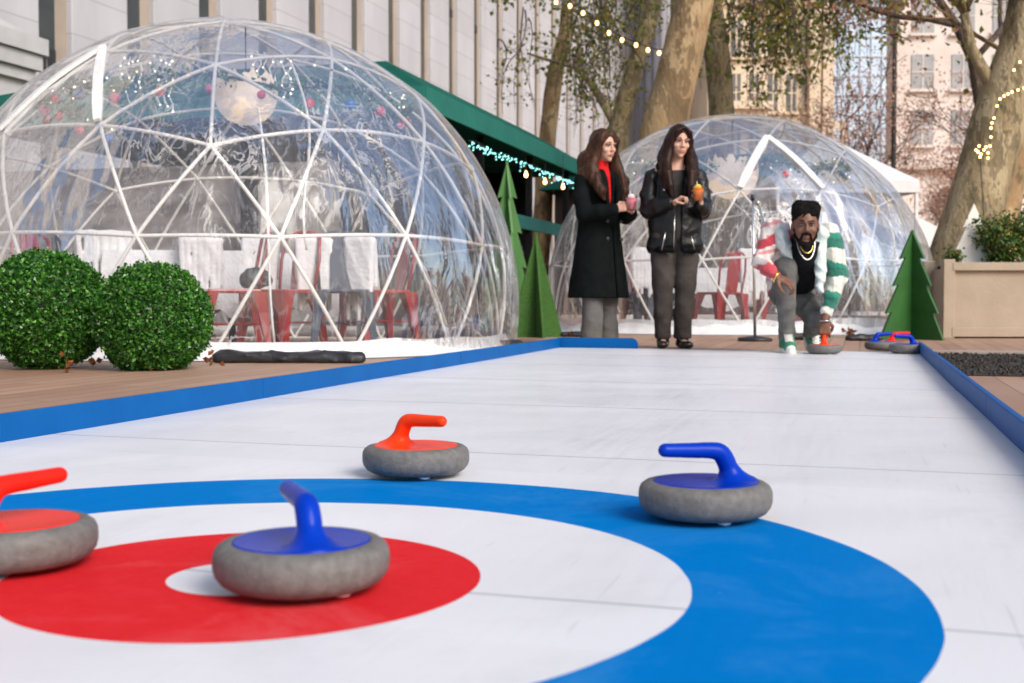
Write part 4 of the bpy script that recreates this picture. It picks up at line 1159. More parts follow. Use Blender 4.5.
def throw(px, Y, deg, label, w_=.36, z0=.93, drop=.55, m='fur', seed=0):
    # a fleece hung over the chair back: front and back flap with thickness
    p = at(px, 297, Y); p.z = 0
    F = Field((-w_ / 2 - .08, -.14, z0 - drop - .08), (w_ / 2 + .08, .14, z0 + .06), .013)
    F.cap((-w_ / 2 + .03, -.03, z0 - .02), (w_ / 2 - .03, -.03, z0 - .03), .035, .035, .02)
    for k in range(7):
        x = -w_ / 2 + .03 + (w_ - .06) * k / 6
        F.cap((x, -.04, z0 - .03), (x * .9, -.06, z0 - drop * (0.9 + .12 * math.sin(k * 2.1 + seed))), .032, .026, .02)
        F.cap((x, .0, z0 - .03), (x, .03, z0 - drop * .6), .03, .025, .02)
    F.folds(.010, 18, 18, 8, seed)
    o = F.build('fleece_throw', M[m], None, 1, loc=p, rz=math.radians(deg)); tag(o, label, 'throw', 'white fleece throws on the chairs')
throw(314, 9.35, 15, 'white fleece hanging left of the dark blue chair in the large dome', .30, .86, .55, seed=1)
throw(362, 9.35, -20, 'white fleece hanging right of the dark blue chair in the large dome', .26, .86, .62, seed=2)
throw(104, 9.2, 20, 'white fleece over the chair above the gap between the shrubs', .42, .9, .6, seed=3)
throw(202, 9.15, 5, 'pale fleece on the chair left of the foremost red one', .34, .85, .6, seed=4)
throw(262, 9.5, 0, 'white fleece behind the middle red chair in the large dome', .3, .86, .5, seed=6)
throw(645, 13.6, 0, 'white fleece hanging between the two women', .34, .95, .55, seed=5)
throw(752, 14.0, 10, 'pale fleece behind the microphone stand', .36, .95, .6, seed=7)
throw(792, 14.3, 10, 'red and white blanket bundled behind the crouching man', .4, .62, .4, m='fur', seed=8)
# black handbag on the foremost red chair
F = Field((-.14, -.1, -.02), (.14, .1, .36), .01)
F.ell((0, 0, .075), (.115, .055, .085), .02); F.cap((-.07, 0, .05), (.07, 0, .05), .055, .055, .03); F.chain([(-.06, 0, .13), (-.05, 0, .22), (0, 0, .26), (.05, 0, .22), (.06, 0, .13)], [.009] * 5, .01); F.folds(.012, 22, 22, 25, 4)
p = at(256, 297, 8.8)
o = F.build('handbag', M['black_rubber'], None, 1, loc=(p.x, p.y, .47)); tag(o, 'round black bag lying on the foremost red chair', 'bag')

M['wicker_lit'] = mat('wicker_lit', (0.60, 0.47, 0.36), (0.78, 0.66, 0.55), 30, 0.8, bump=0.004, bscale=60)
M['wicker_lit'].node_tree.nodes['Principled BSDF'].inputs['Emission Color'].default_value = (1.0, 0.78, 0.55, 1)
M['wicker_lit'].node_tree.nodes['Principled BSDF'].inputs['Emission Strength'].default_value = 0.35
def pendant(P_top, C, px, py, Y, r_, label):
    p = at(px, py, Y)
    rt = empty('pendant_lamp', p, 0, label, 'lamp', 'round woven lamps hanging in the domes')
    b = MB(); n = 40
    prof = [(.92, .55), (1.0, .25), (.98, -.1), (.85, -.45), (.6, -.72), (.25, -.86), (0.02, -.88)]
    for j, (a, z) in enumerate(prof):
        for i in range(n):
            t = 2 * math.pi * i / n; jag = (.16 * (i % 4 < 2) + .10 * math.sin(i * 2.7)) if j == 0 else 0
            b.v.append((a * r_ * math.cos(t), a * r_ * math.sin(t), (z + jag) * r_))
    for j in range(len(prof) - 1):
        for i in range(n): b.f.append((j * n + i, j * n + (i + 1) % n, (j + 1) * n + (i + 1) % n, (j + 1) * n + i)); b.mi.append(0)
    b.build('lamp_shade', M['wicker_lit'], rt, smooth=True)
    b = MB(); b.tube([(0, 0, .1), (0, 0, (2.32 if Y < 10 else 2.42) - p.z)], .005, 5); b.build('cord', M['wire'], rt)
    b = MB(); b.ball((0, 0, .05), .035); b.build('bulb', M['bulb_warm'], rt, smooth=True)
pendant(None, None, 246, 97, 8.75, .225, 'round pale woven lamp shade hanging high in the large dome')
pendant(None, None, 732, 176, 14.0, .30, 'fluffy round beige lamp hanging in the second dome')

# garland with coloured ornaments and icicle lights inside the domes
def garland(C, R, z, a0, a1, npt, seed, label, colors):
    rs = random.Random(seed)
    rt = empty('garland', C, 0, label, 'garland')
    rad = R
    pts = [Vector((rad * math.cos(a0 + (a1 - a0) * k / npt), rad * math.sin(a0 + (a1 - a0) * k / npt), z + .08 * abs(math.sin(k * .45)))) for k in range(npt + 1)]
    b = MB(); b.tube(pts, .012, 5); b.build('cable', M['wire'], rt)
    lp_ = []
    for _ in range(1500):
        i = rs.randrange(npt); lp_.append(tuple(pts[i].lerp(pts[i + 1], rs.random()) + Vector((rs.gauss(0, .03), rs.gauss(0, .03), rs.gauss(0, .035)))))
    leaves(lp_, .035, seed, M['box_leaf'], 'greenery', rt)
    for k in range(0, npt, 2):
        c = pts[k] + Vector((0, 0, -.05 - rs.random() * .08)); b = MB(); b.ball(c, rs.uniform(.03, .045), 12, 8); b.build('ornament', M[rs.choice(colors)], rt, smooth=True)
    for k in range(40):
        i = rs.randrange(npt); c = pts[i].lerp(pts[i + 1], rs.random()) + Vector((rs.gauss(0, .05), rs.gauss(0, .05), rs.gauss(0, .06)))
        b = MB(); b.ball(c, .009, 6, 4); b.build('fairy_bulb', M['bulb_white'], rt)
    return rt
CO = ['orn_red', 'orn_pink', 'orn_blue', 'orn_red']
garland(D1, 1.42, 1.86, math.radians(150), math.radians(390), 34, 31, 'garland with red, pink and blue baubles round the inside of the large dome', CO)
garland(D2, 1.35, 1.85, math.radians(190), math.radians(350), 20, 32, 'garland with red baubles inside the second dome', ['orn_red', 'orn_red', 'orn_pink', 'orn_blue'])
# icicle drops under the front ring of the large dome
ic = empty('icicle_curtain', D1, 0, 'white icicle lights hanging high in the large dome left of the woven lamp', 'string lights')
for k in range(17):
    x, y0 = 122 + k * 6.1 + (k > 9) * 70, 54
    if k % 5 == 4: continue
    a = at(x, y0 + 3 * math.sin(k), 9.0) - D1; L = rng.uniform(.18, .42)
    n = 7; pts = [a + Vector((.018 * math.sin(j * 1.9 + k), 0, -L * j / n)) for j in range(n + 1)]
    b = MB(); b.tube(pts, .006, 5); dr = b.build('drop_wire', M['white_plastic'], ic)
    b = MB()
    for q_ in pts[1::2]: b.ball(q_, .008, 6, 4)
    b.build('led', M['bulb_white'], dr)
# loose white strings hanging inside
for k, (x, yt, yb) in enumerate(((252, 70, 345), (290, 60, 250))):
    c0 = at(x, yt, 8.6)
    r = empty('hanging_cord', c0, 0, ['white cord dangling through the middle of the large dome', 'second thinner white cord right of the woven lamp'][k], 'cord')
    b = MB(); pts = [at(x + (4 + 6 * k) * math.sin(j * .42) + j * 2.2, yt + (yb - yt) * j / 12, 8.6) - c0 for j in range(13)]
    b.tube(pts, .009, 6); b.build('wire', M['white_plastic'], r, smooth=True)

# ------------------------------------------------------------------ white marquee right of the second dome
mq = empty('white_marquee', at(845, 297, 22) * 1.0, 0, 'white peaked canopy tent behind the right side of the second dome', 'tent'); mq.location.z = 0
b = MB(); b.add([(-1.6, -1.6, 2.35), (.78, -1.6, 2.35), (.78, 1.6, 2.35), (-1.6, 1.6, 2.35), (-.4, 0, 3.3)], [(0, 1, 4), (1, 2, 4), (2, 3, 4), (3, 0, 4)]); b.build('canopy', M['tent_white'], mq)
b = MB()
for c_, d_ in (((-.41, -1.6, 2.25), (2.38, .02, .2)), ((.78, 0, 2.25), (.02, 3.2, .2)), ((-.41, 1.6, 2.25), (2.38, .02, .2)), ((-1.6, 0, 2.25), (.02, 3.2, .2))): b.box(c_, d_)
b.build('valance', M['tent_white'], mq)
for x, y in ((.75, -1.57), (.75, 1.57), (-1.57, -1.57), (-1.57, 1.57)):
    b = MB(); b.box((x, y, 1.17), (.05, .05, 2.34)); b.build('pole', M['skirt'], mq)
aw = empty('white_awning', at(915, 297, 21.0) * 1.0, 0, 'sloping white awning right of the second dome', 'awning'); aw.location.z = 0
b = MB(); b.add([(-1.2, 0, 2.35), (.62, 0, 1.50), (.62, 1.6, 1.50), (-1.2, 1.6, 2.35), (-1.2, 0, 1.9), (.62, 0, 1.1), (.62, 1.6, 1.1), (-1.2, 1.6, 1.9)], [(0, 1, 2, 3), (4, 7, 6, 5), (0, 4, 5, 1), (1, 5, 6, 2), (2, 6, 7, 3), (3, 7, 4, 0)])
b.build('canopy', M['tent_white'], aw)
for x in (-1.1, .55):
    b = MB(); b.tube([(x, .1, 0), (x, .1, 1.95 if x < 0 else 1.15)], .03, 8); b.build('pole', M['iron'], aw)

# second green roofed kiosk behind the second dome
k2 = empty('park_kiosk', at(735, 297, 27) * 1.0, -TH, 'dark roofed kiosk glimpsed through the top of the second dome', 'pavilion'); k2.location.z = 0
b = MB(); b.add([(-4, -2, 2.7), (3, -2, 2.7), (3, 2, 2.7), (-4, 2, 2.7), (-3, 0, 3.55), (2, 0, 3.55)], [(0, 1, 5, 4), (1, 2, 5), (2, 3, 4, 5), (3, 0, 4), (0, 3, 2, 1)]); b.build('roof', M['green_roof'], k2)
b = MB(); b.box((-.5, 0, 1.35), (6.4, 3.4, 2.7)); b.build('wall', M['dark_wood'], k2)
b = MB(); b.box((-.5, -1.76, 1.6), (5.4, .1, 1.2)); b.build('window', M['win_dark'], k2)
# bluish awning piece low behind the planter is the far dome; low hedge and bins close the view
hd = [tuple((at(rng.uniform(560, 1100), 297, rng.uniform(33, 35)).x, rng.uniform(33, 35), abs(rng.gauss(0, .8)) % 1.6)) for _ in range(9000)]
hg = leaves(hd, .12, 77, M['bush_leaf'], 'hedge', None); tag(hg, 'long low clipped hedge across the park behind the domes', 'hedge')

# ------------------------------------------------------------------ round clipped shrubs
def ball_shrub(px, py, Y, r_, n, seed, label):
    c = at(px, py, Y)
    rt = empty('boxwood_ball', (c.x, c.y, 0), 0, label, 'shrub', 'clipped boxwood balls on the deck')
    rs = np.random.RandomState(seed); pts = []
    u = rs.normal(size=(n, 3)); u /= np.linalg.norm(u, axis=1)[:, None]
    rad = r_ * (1 - np.abs(rs.normal(0, .055, n)) + rs.normal(0, .012, n))
    bump_ = np.array([noise.noise(Vector(x) * 3.0 + Vector((seed, 0, 0))) * .05 + noise.noise(Vector(x) * 9 + Vector((seed, 0, 0))) * .04 for x in u])
    P = u * (rad * (1 + bump_))[:, None]; P[:, 2] = P[:, 2] * .97 + c.z
    P = P[P[:, 2] > .01]
    leaves(P, .021, seed, M['box_leaf'], 'foliage', rt, aspect=.75)
    ex = []
    for k in range(170):
        d = Vector(rs.normal(size=3)); d.normalize()
        if d.z < -.5: continue
        a_ = Vector((0, 0, c.z)) + d * r_ * .97; b_ = a_ + (d + Vector(rs.normal(size=3)) * .4).normalized() * r_ * rs.uniform(.05, .13)
        for f in (.4, .7, 1): ex.append(tuple(a_.lerp(b_, f)))
    leaves(ex, .022, seed + 5, M['box_leaf'], 'stray_leaves', rt)
    m = MB(); m.ball((0, 0, c.z), (r_ * .86, r_ * .86, r_ * .84), 24, 16); m.build('dark_core', M['wire'], rt, smooth=True)  # solid near-black ball filling the middle of the foliage
    m = MB(); m.tube([(0, 0, 0), (0, 0, .15)], .03, 8); m.build('trunk', M['dark_bark'], rt)
ball_shrub(47, 310, 6.85, .340, 26000, 41, 'larger clipped boxwood ball at the left edge of the deck')
ball_shrub(153, 319, 6.75, .315, 24000, 42, 'smaller clipped boxwood ball in front of the large dome')

# ------------------------------------------------------------------ cut-out trees
def cut_poly(w_, h, tiers, jag=.55):
    L = [(w_ / 2, 0)]
    for k in range(tiers):
        z1 = h * (k + 1) / tiers; wo = w_ / 2 * (1 - k / tiers); wi = w_ / 2 * (1 - (k + 1) / tiers)
        if k < tiers - 1:
            L.append((wi * 1.0 + (wo - wi) * .12, z1 - h * .015)); L.append((wi + (wo - wi) * jag, z1 - h * .03)) if False else None
            L.append((wi + (wo - wi) * .42, z1 - h * .012))
        else: L.append((0, h))
    pts = [p for p in L if p]
    out = pts + [(-x, z) for x, z in reversed(pts[:-1])]
    return out
def tiered(w_, h, tiers):
    R_ = [(w_ / 2, 0)]
    for k in range(1, tiers):
        f = k / tiers
        base_w = w_ / 2 * (1 - f)
        R_.append((base_w * .88, h * f)); R_.append((base_w * .88 + w_ * .085, h * f - h * .012))
    R_.append((0, h))
    return R_ + [(-x, z) for x, z in reversed(R_[:-1])]
def cutout(px, py, Y, w_, h, m, label, tiers=4, deg=0, z=0, name='cutout_tree', cross=True, grp='green cutout fir trees'):
    p = at(px, py, Y); p.z = z
    r = empty(name, p, math.radians(deg), label, 'decoration', grp)
    for k in range(2 if cross else 1):
        b = MB(); Mx = Matrix.Rotation(math.radians(90 * k), 4, 'Z') @ Matrix.Translation((0, .012, 0)) @ Matrix.Rotation(math.radians(90), 4, 'X')
        b.prism(tiered(w_, h, tiers), .024, Mx); b.build('panel', M[m], r)
    return r
cutout(911, 338, 11.6, .80, 1.04, 'cutout_green', 'dark green cutout fir tree of crossed boards beside the lane corner', 4, 28)
cutout(507, 338, 12.6, .62, 1.80, 'cutout_lime', 'tall bright green cutout fir tree rising behind the large dome', 5, 20)
t2 = cutout(536, 338, 12.2, .56, 1.05, 'turf_green', 'smaller turf covered cutout fir tree between the two domes', 1, 15)
# planter with its plants
pl = empty('planter_box', at(990, 337, 12.2) * 1.0, -0.02, 'long tan wooden planter box with corner posts at the right', 'planter'); pl.location.z = 0
b = MB(); b.box((.25, 0, .36), (1.5, .62, .64)); b.build('panel', M['planter'], pl, bevel=.006)
b = MB(); b.box((.25, -.33, .70), (1.5, .06, .08)); b.box((.25, -.335, .06), (1.5, .05, .09)); b.box((.25, .33, .70), (1.5, .06, .08)); b.build('rail', M['planter'], pl, bevel=.005)
for x in (-.53, 1.04):
    b = MB(); b.box((x, -.30, .385), (.11, .11, .77)); b.build('post', M['planter'], pl, bevel=.006)
    b = MB(); b.box((x, .30, .385), (.11, .11, .77)); b.build('post', M['planter'], pl, bevel=.006)
b = MB(); b.box((.25, 0, .70), (1.4, .5, .03)); b.build('soil', M['soil'], pl)
cutout(972, 337, 12.25, .46, .68, 'cutout_white', 'white cutout fir tree standing in the tan planter', 3, 0, .66, cross=False, grp='white cutout fir trees')
def bush(px, py, Y, rx, rz_, n, sz, seed, label, z0):
    c = at(px, py, Y); rt = empty('planter_bush', (c.x, c.y, z0), 0, label, 'shrub')
    rs = random.Random(seed); b = MB(); pts = []
    for k in range(26):
        d = Vector((rs.gauss(0, .6), rs.gauss(0, .5), 1)).normalized(); L = rz_ * rs.uniform(.8, 1.9)
        tip = Vector((d.x * rx * 1.3, d.y * rx, L)); b.tube([(0, 0, 0), tip * .5 + Vector((0, 0, .02)), tip], [.006, .004, .002], 4)
        for _ in range(n // 26):
            f = rs.random() ** .5; q_ = tip * f + Vector((rs.gauss(0, rx * .2), rs.gauss(0, rx * .2), rs.gauss(0, rz_ * .15))); pts.append(tuple(q_))
    b.build('stem', M['dark_bark'], rt); leaves(pts, sz, seed, M['bush_leaf'], 'foliage', rt)
bush(1006, 250, 12.2, .30, .30, 5200, .035, 51, 'dense green shrub with a few yellow leaves in the tan planter', .70)
bush(953, 262, 12.2, .12, .10, 260, .035, 52, 'thin leafy sprig at the left end of the tan planter', .70)
bush(1040, 255, 12.3, .26, .26, 3000, .035, 53, 'green shrub at the right end of the tan planter', .70)

# fallen leaves on the deck
for k, (x, y, s) in enumerate(((207, 352, .05), (212, 366, .045), (126, 369, .04), (134, 371, .03), (66, 373, .045), (100, 368, .04), (152, 371, .045), (215, 349, .06), (848, 338, .07), (852, 339, .06), (571, 344, .05))):
    p = gnd(x, y); rs = random.Random(k)
    o = leaves([(rs.gauss(0, .025), rs.gauss(0, .025), .012 + .015 * j) for j in range(6)], s * 0.95, k, M['dead_leaf'], 'fallen_leaf', None, 1.0, loc=(p.x, p.y, 0))
    ws = ['by the right foot of the smaller shrub', 'just right of the smaller shrub, lowest', 'under the smaller shrub, left one', 'under the smaller shrub, middle', 'under the larger shrub, left', 'in the gap between the two shrubs', 'under the smaller shrub, right one', 'against the dome flap beside the smaller shrub', 'at the foot of the second dome, left one', 'at the foot of the second dome, right one', 'between the blue board and the second dome']
    tag(o, 'curled orange brown fallen leaf ' + ws[k], 'fallen leaf', 'fallen leaves on the deck')

# ------------------------------------------------------------------ microphone stand behind the man
ms = empty('speaker_stand', gnd(755, 341), 0, 'thin silver pole stand with a black round foot beside the crouching man', 'stand')
sY = ms.location.y
hgt = at(752, 198, sY).z
b = MB(); b.lathe([(0, 0), (.155, 0), (.16, .015), (.15, .03), (.04, .045), (0, .05)], 28); b.build('base', M['black_rubber'], ms, smooth=True)
b = MB(); b.tube([(0, 0, .03), (-.03, 0, hgt - .02)], [.014, .011], 10); b.build('pole', M['chrome'], ms, smooth=True)
b = MB(); b.lathe([(0, -.02), (.02, -.02), (.02, .03), (0, .03)], 12, (-.03, 0, hgt)); b.build('cap', M['black_rubber'], ms, smooth=True)
b = MB(); b.tube([(.03, .05, hgt - .06), (.32, .1, .45), (.40, .12, .04)], .011, 8); b.tube([(.03, .05, hgt - .06), (.02, .05, hgt - .02)], .02, 8); b.build('diagonal_rod', M['chrome'], ms, smooth=True)

# ================================================================== PEOPLE
def skin(name, c1, c2):
    m = mat(name, c1, c2, 14, 0.5, bump=0.001, bscale=120)
    b = m.node_tree.nodes['Principled BSDF']; b.inputs['Subsurface Weight'].default_value = 0.06; b.inputs['Subsurface Scale'].default_value = 0.02
    return m
M['skin_light'] = skin('skin_light', (0.56, 0.31, 0.225), (0.64, 0.37, 0.27))
M['skin_dark'] = skin('skin_dark', (0.13, 0.055, 0.032), (0.20, 0.088, 0.05))
M['lip_light'] = mat('lip_light', (0.46, 0.12, 0.10), (0.52, 0.16, 0.13), 20, 0.4)
M['lip_dark'] = mat('lip_dark', (0.16, 0.06, 0.05), (0.2, 0.08, 0.06), 20, 0.4)
M['eye_white'] = mat('eye_white', (0.42, 0.38, 0.35), (0.5, 0.46, 0.43), 20, 0.4, spec=0.2)
M['iris'] = mat('iris', (0.01, 0.006, 0.004), (0.02, 0.01, 0.006), 60, 0.5, spec=0.2)
M['brow'] = mat('brow', (0.03, 0.018, 0.012), (0.05, 0.03, 0.02), 80, 0.8)
M['teeth'] = mat('teeth', (0.7, 0.68, 0.62), (0.75, 0.73, 0.68), 20, 0.3)
def hairm(name, a, b_, st=(70, 70, 5), rough=0.42):
    q = N(name); v = q.coord(st); n_ = q.noise(1.0, 4, v); n2 = q.noise(0.12, 2, v)
    q.l(q.mix(q.math('MULTIPLY', n2, 0.6), q.ramp(n_, [(0.35, a), (0.68, b_)]), a), q.p.inputs['Base Color'])
    q.p.inputs['Roughness'].default_value = rough; q.p.inputs['Specular IOR Level'].default_value = 0.18; q.bump(n_, 0.006); return q.m
M['hair_brown'] = hairm('hair_brown', (0.016, 0.007, 0.004), (0.11, 0.045, 0.022))
M['hair_dark'] = hairm('hair_dark', (0.010, 0.004, 0.003), (0.050, 0.020, 0.012))
M['hair_black'] = mat('hair_black', (0.004, 0.004, 0.004), (0.014, 0.012, 0.011), 90, 0.9, bump=0.012, bscale=100, spec=0.1)
M['coat_black'] = mat('coat_black', (0.003, 0.005, 0.005), (0.008, 0.010, 0.010), 12, 0.95, bump=0.004, bscale=25, spec=0.08)
M['leather'] = mat('leather', (0.003, 0.003, 0.004), (0.009, 0.009, 0.010), 10, 0.36, bump=0.012, bscale=16, spec=0.35)
M['shearling'] = mat('shearling', (0.004, 0.004, 0.005), (0.013, 0.013, 0.014), 50, 0.98, bump=0.008, bscale=90, spec=0.05)
M['sweater_red'] = mat('sweater_red', (0.5, 0.010, 0.012), (0.62, 0.018, 0.02), 20, 0.85, bump=0.004, bscale=60, spec=0.12)
M['top_dark'] = mat('top_dark', (0.03, 0.028, 0.027), (0.055, 0.05, 0.048), 20, 0.8, spec=0.12)
M['trouser_brown'] = mat('trouser_brown', (0.040, 0.033, 0.030), (0.075, 0.064, 0.058), 9, 0.85, bump=0.012, bscale=10, spec=0.12)
M['trouser_grey'] = mat('trouser_grey', (0.095, 0.09, 0.088), (0.16, 0.155, 0.15), 9, 0.85, bump=0.012, bscale=12, spec=0.12)
M['jeans_grey'] = mat('jeans_grey', (0.10, 0.10, 0.098), (0.18, 0.18, 0.172), 12, 0.85, bump=0.008, bscale=18, spec=0.12)
M['shoe_black'] = mat('shoe_black', (0.005, 0.005, 0.005), (0.012, 0.012, 0.012), 9, 0.25, coat=0.3)
M['shirt_black'] = mat('shirt_black', (0.006, 0.006, 0.008), (0.014, 0.014, 0.018), 9, 0.85, bump=0.006, bscale=20, spec=0.12)
M['shoe_green'] = mat('shoe_green', (0.02, 0.16, 0.09), (0.04, 0.24, 0.14), 10, 0.55)
M['shoe_white'] = mat('shoe_white', (0.66, 0.66, 0.62), (0.8, 0.8, 0.76), 10, 0.55)
M['silver'] = mat('silver', (0.6, 0.58, 0.54), (0.7, 0.68, 0.64), 10, 0.25, metal=1.0)
M['gold'] = mat('gold', (0.75, 0.5, 0.12), (0.85, 0.6, 0.2), 10, 0.25, metal=1.0)
M['lining'] = mat('lining', (0.45, 0.55, 0.55), (0.68, 0.74, 0.72), 12, 0.9, bump=0.008, bscale=30)
# striped blanket jacket: red and white on one half, green and white on the other
q = N('striped_fleece')
tc = q.n('TexCoord'); sp = q.n('SeparateXYZ'); q.l(tc.outputs['Object'], sp.inputs[0])
wv = q.math('MULTIPLY', q.math('SUBTRACT', q.noise(7, 3, tc.outputs['Object']), 0.5), 0.10)
fz = q.math('MULTIPLY', q.math('SUBTRACT', q.noise(60, 4, tc.outputs['Object']), 0.5), 0.03)
zz = q.math('ADD', q.math('ADD', sp.outputs[2], wv), fz)
z1 = q.math('ADD', zz, q.math('MULTIPLY', sp.outputs[0], -0.25))
t1 = q.math('FRACT', q.math('DIVIDE', q.math('ADD', z1, 0.015), 0.205)); t2 = q.math('FRACT', q.math('DIVIDE', q.math('ADD', q.math('ADD', zz, q.math('MULTIPLY', sp.outputs[0], .15)), 0.045), 0.205))
ra = q.ramp(t1, [(0.0, (0.52, 0.05, 0.07)), (0.36, (0.52, 0.05, 0.07)), (0.42, (0.74, 0.68, 0.64)), (0.70, (0.76, 0.72, 0.68)), (0.74, (0.66, 0.30, 0.30)), (0.84, (0.66, 0.30, 0.30)), (0.88, (0.74, 0.70, 0.66)), (0.97, (0.74, 0.70, 0.66))])
rb = q.ramp(t2, [(0.0, (0.02, 0.16, 0.11)), (0.24, (0.02, 0.16, 0.11)), (0.28, (0.008, 0.10, 0.07)), (0.34, (0.015, 0.20, 0.13)), (0.50, (0.02, 0.22, 0.15)), (0.55, (0.72, 0.70, 0.62)), (0.95, (0.76, 0.74, 0.66))])
side = q.math('GREATER_THAN', sp.outputs[0], 0.02)
plaid = q.math('LESS_THAN', q.math('FRACT', q.math('MULTIPLY', q.math('ADD', sp.outputs[0], q.math('MULTIPLY', wv, .4)), 11.0)), 0.32)
q.l(q.mix(q.math('MULTIPLY', plaid, 0.28), q.mix(side, ra, rb), q.mix(side, (0.30, 0.05, 0.06), (0.02, 0.10, 0.08))), q.p.inputs['Base Color']); q.p.inputs['Roughness'].default_value = 0.95; q.p.inputs['Sheen Weight'].default_value = 0.3
q.bump(q.noise(45, 5, tc.outputs['Object']), 0.01)
M['striped_fleece'] = q.m

class HF:                                  # head frame: faces -y in its own axes
    def __init__(s, c, yaw=0, pitch=0, roll=0, sc=1.0):
        s.c = Vector(c); s.s = sc; s.R = (Matrix.Rotation(math.radians(yaw), 3, 'Z') @ Matrix.Rotation(math.radians(roll), 3, 'Y') @ Matrix.Rotation(math.radians(pitch), 3, 'X'))
    def __call__(s, x, y, z): return tuple(s.c + s.R @ Vector((x, y, z)) * s.s)
    @property
    def A(s): return [[s.R[i][j] for j in range(3)] for i in range(3)]
def head(F, H, w=1.0, female=True):
    A = H.A; F.rs = H.s
    F.ell(H(0, .016, .034), (.074 * w, .094, .086), .015, A)
    F.ell(H(0, -.022, -.02), (.062 * w, .068, .082), .02, A)
    F.ell(H(0, -.035, -.062), (.045 * w, .050, .045), .02, A)
    F.ell(H(0, -.068, -.098), (.020 * w, .020, .016), .018, A)
    for s in (-1, 1):
        F.ell(H(s * .038, -.062, -.022), (.022, .022, .02), .015, A)
        F.ell(H(s * .030, -.094, .010), (.016, .012, .010), .010, A, 'sub')
        F.ell(H(s * .075 * w, .012, -.008), (.010, .020, .030), .006, A)
        F.cap(H(s * .012, -.092, .028), H(s * .045, -.080, .028), .008, .008, .010)
    F.cap(H(0, -.088, .018), H(0, -.104, -.020), .007, .0115, .008)
    F.cap(H(-.011, -.096, -.026), H(.011, -.096, -.026), .008, .008, .006)
    F.cap(H(-.018, -.086, -.056), H(.018, -.086, -.056), .009, .009, .008)
    F.rs = 1.0
def face_parts(root, H, lip, browm, smile=True, open_=True):
    b = MB(); b2 = MB()
    for s in (-1, 1):
        o = MB(); c = H(s * .030, -.0815, .010); o.ball((0, 0, 0), (.0120, .009, .0052), 12, 8)
        o.v = [tuple(Vector(c) + H.R @ Vector(p)) for p in o.v]; e = o.build('eye', M['eye_white'], root, smooth=True)
        o = MB(); c = H(s * .030, -.0895, .009); o.ball((0, 0, 0), (.0062, .003, .0052), 12, 8); o.v = [tuple(Vector(c) + H.R @ Vector(p)) for p in o.v]; o.build('iris', M['iris'], e, smooth=True)
        o = MB(); o.tube([H(s * .0455, -.080, .014), H(s * .030, -.0915, .0195), H(s * .0155, -.088, .0145)], .0022, 5); o.build('lashes', M['brow'], root, smooth=True)
        o = MB(); o.tube([H(s * .014, -.0985, .031), H(s * .032, -.096, .037), H(s * .048, -.082, .031)], [.003, .0038, .0015], 6); o.build('eyebrow', browm, root, smooth=True)
    u = .011 if smile else -.001
    o = MB(); o.tube([H(-.025, -.082, -.056 + u), H(-.010, -.0955, -.0525), H(0, -.0965, -.0545), H(.010, -.0955, -.0525), H(.025, -.082, -.056 + u)], [.002, .0045, .0042, .0045, .002], 6)
    o.tube([H(-.025, -.082, -.057 + u), H(-.010, -.094, -.0645), H(.010, -.094, -.0645), H(.025, -.082, -.057 + u)], [.002, .0052, .0052, .002], 6)
    l = o.build('lips', lip, root, smooth=True)
    if smile:
        o = MB(); o.tube([H(-.017, -.0885, -.0565 + .002), H(0, -.0955, -.0585), H(.017, -.0885, -.0565 + .002)], .0026, 6); o.build('teeth', M['teeth'], l, smooth=True)
def hand(F, wrist, d, n, side=1, curl=0.5, sc=1.0, spread=1.0):
    W = Vector(wrist); d = Vector(d).normalized(); n = Vector(n); n = (n - d * n.dot(d)).normalized(); s = d.cross(n) * side
    P = lambda a, b, c: W + d * a * sc + s * b * sc + n * c * sc
    F.cap(P(0, 0, 0), P(.03, 0, 0), .024 * sc, .030 * sc, .010, flat=(n, .62))
    for b_ in (.022, .0, -.022):
        F.cap(P(.02, b_ * .6, 0), P(.080, b_ * 1.15, 0), .017 * sc, .0155 * sc, .008, flat=(n, .8))
    for i, (b_, a, L) in enumerate(((.031, .083, .070), (.0105, .089, .078), (-.0105, .085, .072), (-.030, .076, .056))):
        p = P(a, b_, 0); ang = 0.15 + curl * (.55 + .08 * i); dd = (d + s * b_ * 3 * spread).normalized()
        r = .0088 * sc
        for seg, f in enumerate((.45, .31, .24)):
            u = dd * math.cos(ang) + n * math.sin(ang); qn = p + u * L * f * sc
            F.cap(p, qn, r, r * .93, .0025); p = qn; r *= .93; ang += curl * (1.15 - .2 * seg)
    p = P(.018, .026, .004); u = (d * .62 + s * .70 + n * (.25 + .3 * curl)).normalized()
    q_ = p + u * .040 * sc; F.cap(p, q_, .0135 * sc, .011 * sc, .008)
    u2 = (d * .9 + s * (.25 - .4 * curl) + n * (.3 + .6 * curl)).normalized(); r_ = q_ + u2 * .030 * sc
    F.cap(q_, r_, .0105 * sc, .0095 * sc, .003); F.cap(r_, r_ + (u2 - s * .2).normalized() * .022 * sc, .0095 * sc, .008 * sc, .003)
def arm(F, sh, el, wr, r=(.046, .038, .025)):
    F.cap(sh, el, r[0], r[1], .02); F.cap(el, wr, r[1], r[2], .02)
def foot_shape(F, ank, d, L=.24, w=.045, h=.05, k=.02, heel=True):
    a = Vector(ank); d = Vector(d).normalized()
    F.cap(a + Vector((0, 0, .05)), (a.x, a.y, .055), .048, .05, k)
    F.cap((a.x - d.x * .045, a.y - d.y * .045, .036), (a.x + d.x * (L - .10), a.y + d.y * (L - .10), .030), w, w * .92, k, flat=((0, 0, 1), .72))

